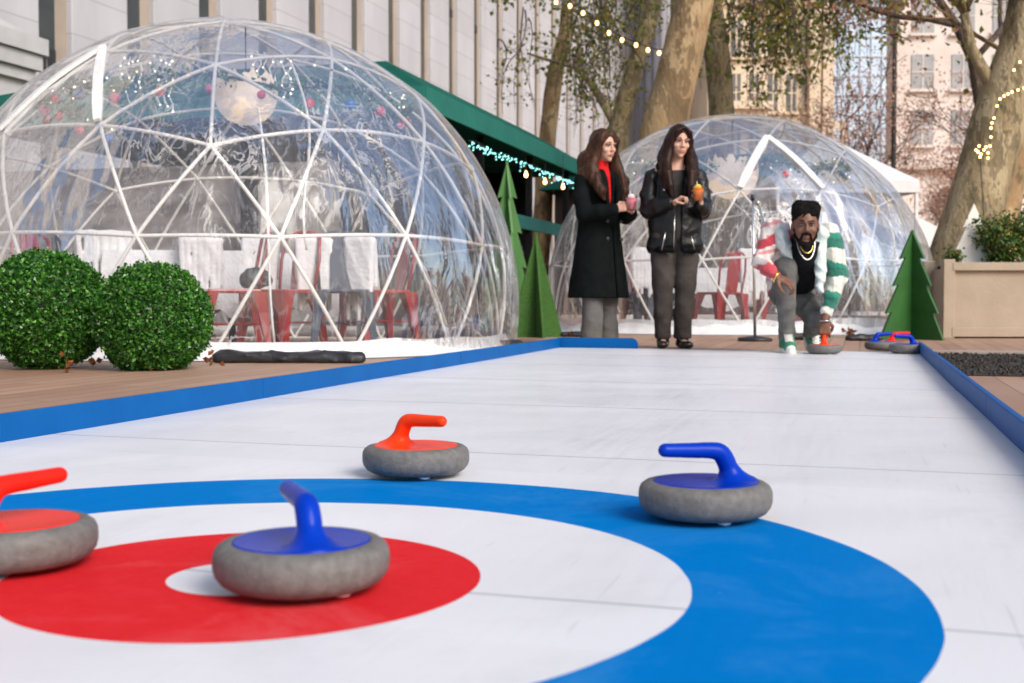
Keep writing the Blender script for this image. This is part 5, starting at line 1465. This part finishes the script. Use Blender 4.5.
# ---------------------------------------------------------------- woman in the leather jacket
YB = 9.6
wr = empty('person', (0, 0, 0), 0)
o = at(675, 297, YB); wr.location = (o.x, YB, 0)
tag(wr, 'dark haired woman in black leather jacket and brown trousers holding an orange drink', 'person')
H = HF((.022, -.035, 1.615), yaw=12, pitch=12, roll=4, sc=1.05)
F = Field((-.36, -.36, -.01), (.36, .20, 1.78), .0055)
head(F, H, .96)
F.cap((.018, -.005, 1.55), (.005, .01, 1.42), .050, .056, .03)
F.cap((-.14, .01, 1.37), (.14, .01, 1.37), .055, .055, .05)
F.ell((0, .01, 1.24), (.15, .10, .18), .05); F.ell((0, .01, .97), (.15, .11, .15), .05); F.cap((0, .01, 1.1), (0, .01, 1.0), .12, .13, .04, flat=((0, 1, 0), .75))
for s, hx, kx, axx in ((-1, -.085, -.095, -.090), (1, .085, .080, .058)):
    F.chain([(hx, .01, .90), (kx, -.02, .50), (axx, .015, .08)], [.072, .045, .032], .02)
    F.cap((axx, .01, .045), (axx + s * .02, -.12, .035), .032, .028, .02)
arm(F, (-.17, .01, 1.35), (-.200, -.03, 1.08), (-.045, -.215, 1.125)); hand(F, (-.045, -.215, 1.125), (.75, -.35, .45), (.3, -.2, -.9), -1, .9, .98)
arm(F, (.17, .01, 1.35), (.205, -.04, 1.08), (.165, -.205, 1.12)); hand(F, (.165, -.205, 1.12), (-.1, -.25, .95), (-.9, -.3, .1), -1, .75, .98)
body = F.build('body', M['skin_light'], wr, 2)
face_parts(wr, H, M['lip_light'], M['brow'])
F = Field((-.24, -.30, 1.08), (.24, .20, 1.82), .0055)
A = H.A; F.rs = H.s
F.ell(H(0, .020, .036), (.087, .104, .096), .01, A)
F.ell(H(0, .055, -.05), (.085, .065, .13), .03, A); F.rs = 1
F.ell(H(0, -.092, -.016), (.051, .062, .100), .008, A, 'sub')
for s in (-1, 1):
    F.chain([H(s * .012, -.075, .110), H(s * .052, -.070, .078), H(s * .072, -.052, .015), H(s * .078, -.045, -.06), (.01 + s * .092, -.105, 1.45), (.01 + s * .094, -.165, 1.36), (.012 + s * .078, -.195, 1.26), (.015 + s * .062, -.205, 1.165)], [.012, .017, .020, .024, .036, .036, .028, .010], .010)
    F.chain([H(s * .074, .01, 0), (.01 + s * .115, -.05, 1.47), (.01 + s * .125, -.13, 1.36), (.01 + s * .105, -.175, 1.24)], [.030, .040, .036, .014], .012)
    F.chain([H(s * .060, .05, 0), (.01 + s * .10, .04, 1.50), (.01 + s * .09, .08, 1.38)], [.04, .05, .04], .03)
F.wrinkle(.004, 90, 60, 8, 3)
F.build('hair', M['hair_dark'], wr, 1)
# inner top
F = Field((-.2, -.2, .78), (.2, .15, 1.44), .008)
F.ell((0, .0, 1.2), (.155, .118, .24), .03); F.ell((0, .0, .95), (.15, .12, .16), .04); F.clip((0, -.35, 1), 1.415)
F.build('top', M['top_dark'], wr, 1)
# jacket
F = Field((-.40, -.36, .68), (.40, .24, 1.52), .0065)
F.cap((0, .02, 1.28), (0, .02, .98), .190, .210, .04, flat=((0, 1, 0), .72)); F.cap((0, .02, 1.0), (0, .02, .86), .212, .205, .03, flat=((0, 1, 0), .72))
F.cap((-.14, .015, 1.355), (.14, .015, 1.355), .072, .075, .05)
F.chain([(-.175, .01, 1.335), (-.205, -.01, 1.20), (-.208, -.035, 1.085), (-.14, -.13, 1.105), (-.065, -.195, 1.122)], [.080, .078, .078, .068, .054], .015)
F.chain([(.175, .01, 1.335), (.205, -.015, 1.20), (.212, -.04, 1.085), (.195, -.12, 1.09), (.165, -.185, 1.105)], [.080, .078, .078, .068, .054], .015)
F.cap((-.13, .01, .80), (.13, .01, .80), .10, .10, .04)
F.folds(.012, 14, 14, 20, 5)
F.clip((0, 0, -1), -.755); F.clip((0, 0, 1), 1.44)
F.put(lambda X_, Y_, Z_: np.maximum(np.maximum(np.abs(X_ - .012) - (.018 + .09 * np.clip(Z_ - 1.12, 0, 1)), Y_ + .02), -(Y_ + .5)), (-.12, -.5, .7), (.12, 0, 1.5), .012, 'sub')
F.cap((0, .0, 1.52), (0, -.02, 1.36), .085, .07, .01, op='sub')
F.build('jacket', M['leather'], wr, 1)
# shearling collar and hem
F = Field((-.3, -.3, 1.10), (.3, .25, 1.58), .0075); FH = Field((-.34, -.3, .70), (.34, .28, .86), .0075)
for s in (-1, 1):
    F.chain([(0, .11, 1.43), (s * .085, .085, 1.44), (s * .115, -.01, 1.425), (s * .105, -.10, 1.38), (s * .075, -.155, 1.28), (s * .045, -.172, 1.16)], [.036, .038, .040, .046, .040, .018], .02)
    FH.chain([(0, .17, .775), (s * .13, .13, .775), (s * .190, .02, .775), (s * .13, -.120, .77), (s * .05, -.150, .765)], [.022, .024, .025, .024, .022], .02)
F.wrinkle(.004, 60, 60, 60, 8)
F.build('collar', M['shearling'], wr, 1); FH.wrinkle(.004, 60, 60, 60, 9); FH.build('hem_trim', M['shearling'], wr, 1)
for pth in ([(-.10, -.185, .905), (-.128, -.175, .765)], [(.10, -.183, .87), (.125, -.175, .77)], [(-.03, -.185, 1.06), (-.035, -.183, .78)]):
    b = MB(); b.tube(pth, .0045, 6); b.build('zip', M['silver'], wr, smooth=True)
b = MB(); b.ball((-.11, -.165, 1.23), (.010, .006, .010), 10, 6); b.build('snap_button', M['silver'], wr, smooth=True)
# trousers, boots
def trousers(root, legs, m, rad, top, zmin, seed, amp=.008, belt=None, k=.02):
    xs = [p[0] for l in legs for p in l]; ys = [p[1] for l in legs for p in l]; zs = [p[2] for l in legs for p in l]
    F = Field((min(xs) - .2, min(ys) - .2, max(zmin - .03, -.02)), (max(xs) + .2, max(ys) + .2, max(zs) + .2), .0075)
    for l in legs: F.chain(l, rad, k)
    if belt: F.cap(belt[0], belt[1], belt[2], belt[2], .05, flat=((0, 1, 0), .85))
    F.folds(amp * 1.1, 16, 12, 11, seed)
    if zmin is not None: F.clip((0, 0, -1), -zmin)
    return F.build('trousers', m, root, 1)
trousers(wr, [[(-.085, .01, .93), (-.098, -.005, .70), (-.100, -.025, .50), (-.098, -.005, .28), (-.094, .01, .09)], [(.085, .01, .93), (.088, -.01, .70), (.078, -.02, .50), (.068, .0, .28), (.060, .01, .09)]], M['trouser_brown'], [.108, .098, .085, .074, .073], 0, .075, 2, .009, ((-.07, .01, .92), (.07, .01, .92), .115))
for s, axx in ((-1, -.092), (1, .062)):
    F = Field((axx - .12, -.26, -.01), (axx + .12, .13, .16), .006)
    foot_shape(F, (axx, .01, .05), (s * .16, -1, 0), .25, .046); F.clip((0, 0, -1), -.001); F.build('shoe', M['shoe_black'], wr, 1)

def cup(loc, m_liquid, label, tilt=0):
    r = empty('drink_cup', loc, 0, label, 'cup', 'drinks in clear cups held by the women')
    g = N('clear_cup_' + m_liquid.name); g.t.nodes.remove(g.p); tr = g.n('BsdfTransparent'); gl = g.n('BsdfGlossy'); gl.inputs['Roughness'].default_value = .05
    fr = g.n('Fresnel'); mx = g.n('MixShader'); g.l(g.math('MULTIPLY', fr.outputs[0], .5), mx.inputs[0]); g.l(tr.outputs[0], mx.inputs[1]); g.l(gl.outputs[0], mx.inputs[2]); g.l(mx.outputs[0], g.o.inputs[0])
    b = MB().lathe([(0, 0), (.034, 0), (.047, .115), (.0485, .116), (.046, .114), (.033, .003), (0, .003)], 24); b.build('glass', g.m, r, smooth=True)
    b = MB().lathe([(0, .004), (.0325, .004), (.044, .095), (0, .095)], 24); b.build('drink', m_liquid, r, smooth=True)
    b = MB()
    for k in range(5): b.box((.014 * math.cos(k * 1.3), .014 * math.sin(k * 1.3), .104 + .008 * (k % 2)), (.026, .026, .022), Euler((k, k * 2, k)).to_matrix())
    b.build('garnish', M['orn_yellow'] if 'orange' in m_liquid.name else M['cloth_white'], r)
    b = MB(); b.tube([(.01, 0, .01), (-.012, -.01, .15)], .003, 6); b.build('straw', M['white_plastic'], r)
    return r
M['orange_drink'] = mat('orange_drink', (0.95, 0.14, 0.015), (0.98, 0.3, 0.04), 30, 0.4)
M['pink_drink'] = mat('pink_drink', (0.85, 0.12, 0.2), (0.9, 0.35, 0.42), 30, 0.4)
cup((wr.location.x + .138, YB - .262, 1.135), M['orange_drink'], 'clear cup of orange drink with garnish held by the woman in the leather jacket')

# ---------------------------------------------------------------- woman in the long black coat
YC = 9.8; ph = 36
wl = empty('person', (0, 0, 0), math.radians(ph))
o = at(600, 297, YC); wl.location = (o.x, YC, 0)
tag(wl, 'brown haired woman in long black coat and red sweater holding a pink drink', 'person')
H = HF((.0, -.045, 1.605), yaw=2, pitch=9, roll=-3, sc=1.04)
F = Field((-.36, -.42, -.01), (.36, .20, 1.77), .0055)
head(F, H, .95)
F.cap((0, -.01, 1.54), (0, .01, 1.40), .048, .055, .03)
F.cap((-.13, .01, 1.35), (.13, .01, 1.35), .055, .055, .05)
F.ell((0, .01, 1.22), (.145, .10, .18), .05); F.ell((0, .01, .95), (.15, .11, .15), .05); F.cap((0, .01, 1.1), (0, .01, 1.0), .12, .13, .04, flat=((0, 1, 0), .75))
for s in (-1, 1):
    F.chain([(s * .085, .01, .90), (s * .09, -.01, .49), (s * .09, .015, .08)], [.080, .052, .035], .02)
    F.cap((s * .09, .01, .045), (s * .10, -.12, .035), .032, .028, .02)
arm(F, (-.17, .01, 1.33), (-.20, -.06, 1.05), (-.075, -.275, 1.085)); hand(F, (-.075, -.275, 1.085), (.45, -.75, .25), (.8, .4, -.1), 1, .7, .95)
arm(F, (.17, .01, 1.33), (.20, -.06, 1.05), (.075, -.285, 1.075)); hand(F, (.075, -.285, 1.075), (-.45, -.75, .25), (-.8, .4, -.1), -1, .7, .95)
F.build('body', M['skin_light'], wl, 2)
face_parts(wl, H, M['lip_light'], M['brow'])
F = Field((-.24, -.24, 1.08), (.24, .22, 1.78), .006)
A = H.A
F.ell(H(0, .024, .040), (.092, .110, .100), .01, A)
F.ell(H(0, .07, -.06), (.09, .07, .16), .03, A)
for s in (-1, 1):
    F.chain([H(s * .040, -.045, .105), H(s * .078, -.045, .045), H(s * .092, -.02, -.06), (s * .13, -.05, 1.44), (s * .145, -.10, 1.33), (s * .12, -.15, 1.24), (s * .10, -.165, 1.17)], [.022, .028, .036, .048, .052, .042, .018], .02)
    F.chain([H(s * .070, .04, 0), (s * .12, .03, 1.48), (s * .15, .0, 1.36), (s * .13, -.02, 1.22)], [.045, .065, .062, .03], .03)
F.cap((-.08, .09, 1.5), (-.06, .14, 1.25), .07, .05, .04); F.cap((.08, .09, 1.5), (.06, .14, 1.25), .07, .05, .04)
F.ell(H(0, -.095, -.006), (.054, .062, .102), .008, A, 'sub'); F.cap(H(0, -.06, -.05), (0, -.14, 1.3), .045, .045, .01, op='sub')
F.wrinkle(.007, 60, 50, 14, 13)
F.build('hair', M['hair_brown'], wl, 1)
F = Field((-.2, -.24, .80), (.2, .15, 1.54), .007)
F.ell((0, 0, 1.2), (.13, .095, .24), .03); F.ell((0, 0, .95), (.13, .10, .16), .04); F.cap((0, -.03, 1.36), (0, -.06, 1.18), .06, .05, .03); F.cap((0, -.005, 1.49), (0, .0, 1.38), .056, .07, .03)
F.clip((0, 0, 1), 1.515); F.build('sweater', M['sweater_red'], wl, 1)
F = Field((-.42, -.46, .34), (.42, .32, 1.46), .0075)
F.cap((0, .015, 1.28), (0, .015, .98), .180, .178, .04, flat=((0, 1, 0), .78)); F.cap((0, .015, .98), (0, .02, .30), .185, .285, .03, flat=((0, 1, 0), .80))
F.cap((-.135, .015, 1.345), (.135, .015, 1.345), .068, .068, .05)
F.chain([(-.175, .01, 1.32), (-.212, -.02, 1.18), (-.215, -.065, 1.06), (-.15, -.18, 1.07), (-.085, -.262, 1.083)], [.070, .070, .068, .060, .052], .02)
F.chain([(.175, .01, 1.32), (.212, -.02, 1.18), (.215, -.065, 1.06), (.15, -.18, 1.065), (.085, -.268, 1.075)], [.070, .070, .068, .060, .052], .02)
F.folds(.008, 13, 13, 5, 15); F.clip((0, 0, -1), -.395); F.clip((0, 0, 1), 1.42)
F.put(lambda X_, Y_, Z_: np.maximum(np.maximum(np.abs(X_ - .01) - (.008 + .085 * np.clip(Z_ - 1.16, 0, 1)), Y_ + .03), 1.13 - Z_), (-.15, -.5, .95), (.15, 0, 1.5), .012, 'sub')
F.put(lambda X_, Y_, Z_: np.maximum(np.maximum(np.abs(X_ - .02) - .007, Y_ + .08), Z_ - .98), (-.15, -.5, .3), (.15, 0, 1.0), .006, 'sub')
F.build('coat', M['coat_black'], wl, 1)
F = Field((-.2, -.26, 1.0), (.2, .2, 1.56), .0075)
for s in (-1, 1):
    F.chain([(0, .09, 1.42), (s * .075, .07, 1.43), (s * .10, -.01, 1.41), (s * .09, -.09, 1.35), (s * .075, -.140, 1.24), (s * .04, -.160, 1.10)], [.022, .024, .026, .030, .030, .012], .02)
F.build('lapel', M['coat_black'], wl, 1)
for x, z in ((-.085, 1.00), (.055, 1.00), (-.085, .86), (.055, .86)):
    b = MB(); b.lathe([(0, -.006), (.014, -.006), (.016, 0), (.014, .005), (0, .006)], 14)
    b.v = [(p[0] + x, -.190 - .03 * (1.1 - z) - p[2], p[1] + z) for p in b.v]; b.build('button', M['black_rubber'], wl, smooth=True)
trousers(wl, [[(-.085, .01, .60), (-.105, -.03, .40), (-.115, -.04, .20), (-.118, -.03, .06)], [(.085, .01, .60), (.100, .02, .40), (.108, .03, .20), (.110, .03, .06)]], M['trouser_grey'], [.092, .088, .086, .094], 0, .022, 6, .012, None, .004)
for s in (-1, 1):
    F = Field((s * .1 - .12, -.26, -.01), (s * .1 + .12, .13, .16), .007)
    foot_shape(F, (s * .10, .0, .05), (s * .10, -1, 0), .24, .044); F.clip((0, 0, -1), -.001); F.build('shoe', M['shoe_black'], wl, 1)
hd_ = Matrix.Rotation(math.radians(ph), 3, 'Z') @ Vector((0.0, -.375, 0))
cup((wl.location.x + hd_.x, YC + hd_.y, 1.075), M['pink_drink'], 'clear cup of pink drink held in both hands by the woman in the long coat')

# ---------------------------------------------------------------- crouching man
YM = 8.55
mp_ = at(795, 297, YM)
mn = empty('person', (mp_.x, YM, 0), 0)
tag(mn, 'crouching bearded man in red, green and white striped jacket gripping a curling stone', 'person')
stw = held.location - Vector((mp_.x, YM, 0))                # the stone under his hand, in his frame
def Q(px, py, y):
    p = at(px, py, YM + y); return (p.x - mn.location.x, y, p.z)
H = HF(Q(805.5, 226, -.27), yaw=-8, pitch=6, roll=2, sc=1.14)
shL, elL, wrL = Q(773, 229, -.05), Q(761, 261, -.14), Q(776, 277, -.31)
shR, elR = Q(829, 233, -.05), Q(838, 276, -.15)
wrR = Vector((stw.x + .005, stw.y + .005, .245)); hdR = Vector((-.0, .02, -1))
kF, kB = Q(786, 268, -.16), Q(817, 319, -.03)
ft = Q(787, 346, .0); fb = Q(809, 333, .36)
NK = Q(803, 240, -.12); CH = Q(803, 254, -.03)
F = Field((-.50, -.66, -.02), (.42, .78, 1.14), .0055)
head(F, H, 1.0, False)
F.cap(H(0, .03, -.06), NK, .058, .066, .03)
F.chain([(CH[0], .02, CH[2]), (CH[0] + .0, .16, .60), (.03, .30, .47)], [.125, .12, .11], .04)
F.cap((shL[0] + .04, -.03, .80), (shR[0] - .04, -.03, .78), .065, .065, .05)
F.chain([(-.02, .28, .44), kF, (ft[0], .0, .09)], [.08, .050, .034], .02)
F.cap((ft[0], .0, .06), (ft[0], -.13, .045), .036, .032, .02)
F.chain([(.08, .30, .42), kB, (fb[0], .34, .13)], [.08, .050, .034], .02)
F.cap((fb[0], .35, .12), (fb[0], .31, .04), .036, .03, .02)
arm(F, shL, elL, wrL, (.055, .044, .029)); hand(F, wrL, (.88, -.25, -.40), (.1, .45, -.85), -1, .62, 1.15)
arm(F, shR, elR, tuple(wrR), (.055, .044, .029)); hand(F, tuple(wrR), tuple(hdR), (.15, 1, 0), 1, .85, 1.08)
F.build('body', M['skin_dark'], mn, 2)
face_parts(mn, H, M['lip_dark'], M['hair_black'], smile=False)
A = H.A
F = Field(tuple(Vector(H.c) - Vector((.14, .16, .05))), tuple(Vector(H.c) + Vector((.14, .17, .24))), .005); F.rs = H.s
F.ell(H(0, .026, .040), (.0785, .094, .086), .01, A)
for yy in (-.016, .01, .035, .055): F.cap(H(-.026, yy, .080), H(.026, yy, .080), .046, .046, .02); F.cap(H(-.030, yy + .004, .104), H(.030, yy + .004, .106), .043, .043, .025)
up_ = H.R @ Vector((0, 0, 1)); F.clip(tuple(up_), up_.dot(Vector(H(0, 0, .148))))
F.rs = 1; F.cap(H(-.03, -.115, .012), H(.03, -.115, .012), .066, .066, .004, op='sub'); F.cap(H(-.10, -.08, -.02), H(.10, -.08, -.02), .062, .062, .004, op='sub')
F.wrinkle(.008, 110, 110, 110, 2); F.build('hair', M['hair_black'], mn, 1)
F = Field(tuple(Vector(H.c) - Vector((.12, .16, .18))), tuple(Vector(H.c) + Vector((.12, .07, .04))), .004); F.rs = H.s
F.chain([H(-.066, -.01, -.01), H(-.060, -.035, -.06), H(-.032, -.070, -.098), H(0, -.082, -.110), H(.032, -.070, -.098), H(.060, -.035, -.06), H(.066, -.01, -.01)], [.005, .009, .014, .020, .014, .009, .005], .010)
F.chain([H(-.030, -.083, -.072), H(-.022, -.094, -.044), H(0, -.102, -.041), H(.022, -.094, -.044), H(.030, -.083, -.072)], [.008, .006, .006, .006, .008], .006)
F.build('beard', M['hair_black'], mn, 1)
# t-shirt
F = Field((-.30, -.34, .30), (.35, .50, .98), .008)
F.chain([(CH[0], -.05, .76), (CH[0] + .02, .12, .60), (.03, .28, .49)], [.155, .155, .15], .05)
F.cap(NK, (CH[0], -.08, .70), .09, .13, .03); F.folds(.009, 16, 16, 20, 21)
nn_ = Vector((0, -.5, 1)).normalized(); F.clip(tuple(nn_), nn_.dot(Vector(NK) + Vector((0, 0, .015))))
F.build('shirt', M['shirt_black'], mn, 1)
# jacket: open in front, bulky, with a pale lining turned out
F = Field((-.52, -.48, .12), (.48, .50, 1.04), .0075)
mx_ = (shL[0] + shR[0]) / 2
F.chain([(mx_, .02, .78), (mx_, .16, .64), (.02, .28, .52)], [.185, .18, .17], .05)
F.cap((shL[0] + .03, -.03, .82), (shR[0] - .03, -.03, .79), .095, .092, .05)
def lerp3(a, b, f): return tuple(a[i] + (b[i] - a[i]) * f for i in range(3))
F.chain([shL, lerp3(shL, elL, .5), elL, lerp3(elL, wrL, .5), lerp3(elL, wrL, .92)], [.084, .078, .072, .060, .048], .02)
F.chain([shR, lerp3(shR, elR, .5), elR, lerp3(elR, wrR, .45), lerp3(elR, wrR, .80)], [.084, .078, .070, .060, .054], .02)
F.cap(lerp3(shR, elR, .3), (shR[0] - .03, .02, .52), .09, .07, .03)
F.folds(.016, 15, 15, 18, 12)
F.put(lambda X_, Y_, Z_: np.maximum(np.abs(X_ - (CH[0] + .0)) - (.105 - .03 * np.clip((.75 - Z_) * 3, 0, 1)), Y_ - .05), (-.3, -.6, .2), (.3, .05, 1.1), .015, 'sub')
F.build('jacket', M['striped_fleece'], mn, 1)
# hood and lapels of pale lining round the neck
F = Field((-.36, -.40, .40), (.36, .24, 1.08), .0075)
hc = H.c
for s, ex in ((-1, Q(788, 258, -.19)), (1, Q(820, 290, -.19))):
    top_ = (hc.x + s * .10, .03, hc.z - .005); mid_ = (hc.x + s * .132, -.12, hc.z - .055)
    F.chain([(hc.x + s * .02, .09, hc.z - .02), top_, mid_, lerp3(mid_, ex, .45), lerp3(mid_, ex, .75), ex], [.055, .064, .064, .054, .046, .030], .015)
F.folds(.016, 18, 18, 22, 7)
F.build('hood', M['lining'], mn, 1)
# jeans: front knee raised, rear knee low
F = Field((-.32, -.36, .03), (.34, .62, .74), .0075)
F.chain([(-.01, .28, .45), lerp3((-.01, .28, .45), kF, .6), kF, lerp3(kF, (ft[0], .01, .10), .5), (ft[0], .01, .10)], [.110, .096, .084, .070, .056], .02)
F.chain([(.08, .30, .43), lerp3((.08, .30, .43), kB, .5), kB, lerp3(kB, (fb[0], .33, .14), .5), (fb[0], .33, .14)], [.110, .096, .080, .070, .056], .02)
F.cap((.0, .31, .45), (.07, .31, .45), .125, .125, .05); F.folds(.012, 15, 13, 18, 31)
F.clip((0, 0, -1), -.095)
F.build('jeans', M['jeans_grey'], mn, 1)
def sneaker(root, ank, d, pitch=0, sc=1.0):
    r = None
    parts = (('sneaker', 'shoe_green'),)
    a = Vector(ank); M3 = Matrix.Rotation(math.atan2(d[0], -d[1]), 3, 'Z') @ Matrix.Rotation(math.radians(pitch), 3, 'X')
    T = lambda x, y, z: tuple(a + M3 @ Vector((x, y, z)) * sc)
    F = Field((a.x - .22, a.y - .30, -.02), (a.x + .22, a.y + .28, a.z + .24), .006); F.rs = sc
    F.cap(T(0, .01, .115), T(0, .0, .05), .050, .048, .02); F.cap(T(0, .03, .045), T(0, -.14, .035), .044, .040, .02)
    F.clip(tuple(M3 @ Vector((0, 0, -1))), -(M3 @ Vector((0, 0, 1))).dot(a + M3 @ Vector((0, 0, .018))))
    o = F.build('sneaker', M['shoe_green'], root, 1)
    b = MB(); pl_ = []
    for k in range(28):
        t = 2 * math.pi * k / 28; x = .049 * math.sin(t); y = -.055 + .130 * math.cos(t); pl_.append((x * (1.0 if y < 0 else .85), y))
    b.v = [T(x, y, 0) for x, y in pl_] + [T(x, y, .030) for x, y in pl_]; n = 28
    b.f = [tuple(range(n)), tuple(reversed(range(n, 2 * n)))] + [(i, n + i, n + (i + 1) % n, (i + 1) % n) for i in range(n)]; b.mi = [0] * len(b.f)
    b.build('sole', M['shoe_white'], o)
    F = Field((a.x - .22, a.y - .30, -.02), (a.x + .22, a.y + .28, a.z + .24), .006); F.rs = sc
    F.cap(T(0, -.13, .038), T(0, -.15, .032), .040, .034, .01, flat=((0, 0, 1), .9)); F.cap(T(0, -.045, .095), T(0, -.12, .056), .024, .022, .01)
    F.build('toe_cap', M['shoe_white'], o, 1)
    b = MB()
    for k in range(5):
        y = -.052 - k * .018; z = .116 - k * .0105; b.tube([T(-.026, y, z - .006), T(0, y - .004, z + .008), T(.026, y, z - .006)], .0035, 5)
    b.build('laces', M['shoe_white'], o)
sneaker(mn, (ft[0], .0, .013), (-.08, -1, 0), 0, 1.12)
sneaker(mn, (fb[0], .35, .105), (.12, -1, 0), 48, 1.12)
# chains and bracelets
nk = Vector((.055, -.19, .80))
for w_, dp, m in ((.062, .150, 'silver'), (.050, .105, 'gold')):
    b = MB(); pts = []
    for k in range(15):
        t = math.pi * k / 14; x = math.cos(t) * w_; dz = -math.sin(t) * dp
        pts.append((NK[0] + x, NK[1] - .075 - .055 * math.sin(t), NK[2] + .01 + dz))
    b.tube(pts, .0048, 6); b.build('necklace', M[m], mn, smooth=True)
def ring(c, ax, r_, th, m, name):
    ax = Vector(ax).normalized(); u = ax.orthogonal().normalized(); v_ = ax.cross(u)
    b = MB(); b.tube([Vector(c) + (u * math.cos(t) + v_ * math.sin(t)) * r_ for t in [i * 2 * math.pi / 24 for i in range(24)]], th, 7, closed=True); b.build(name, M[m], mn, smooth=True)
ring(Vector(wrL), (.88, -.25, -.40), .038, .007, 'gold', 'bracelet')
ring(wrR + Vector((0, 0, -.005)), (0, 0, 1), .036, .0045, 'silver', 'bracelet')
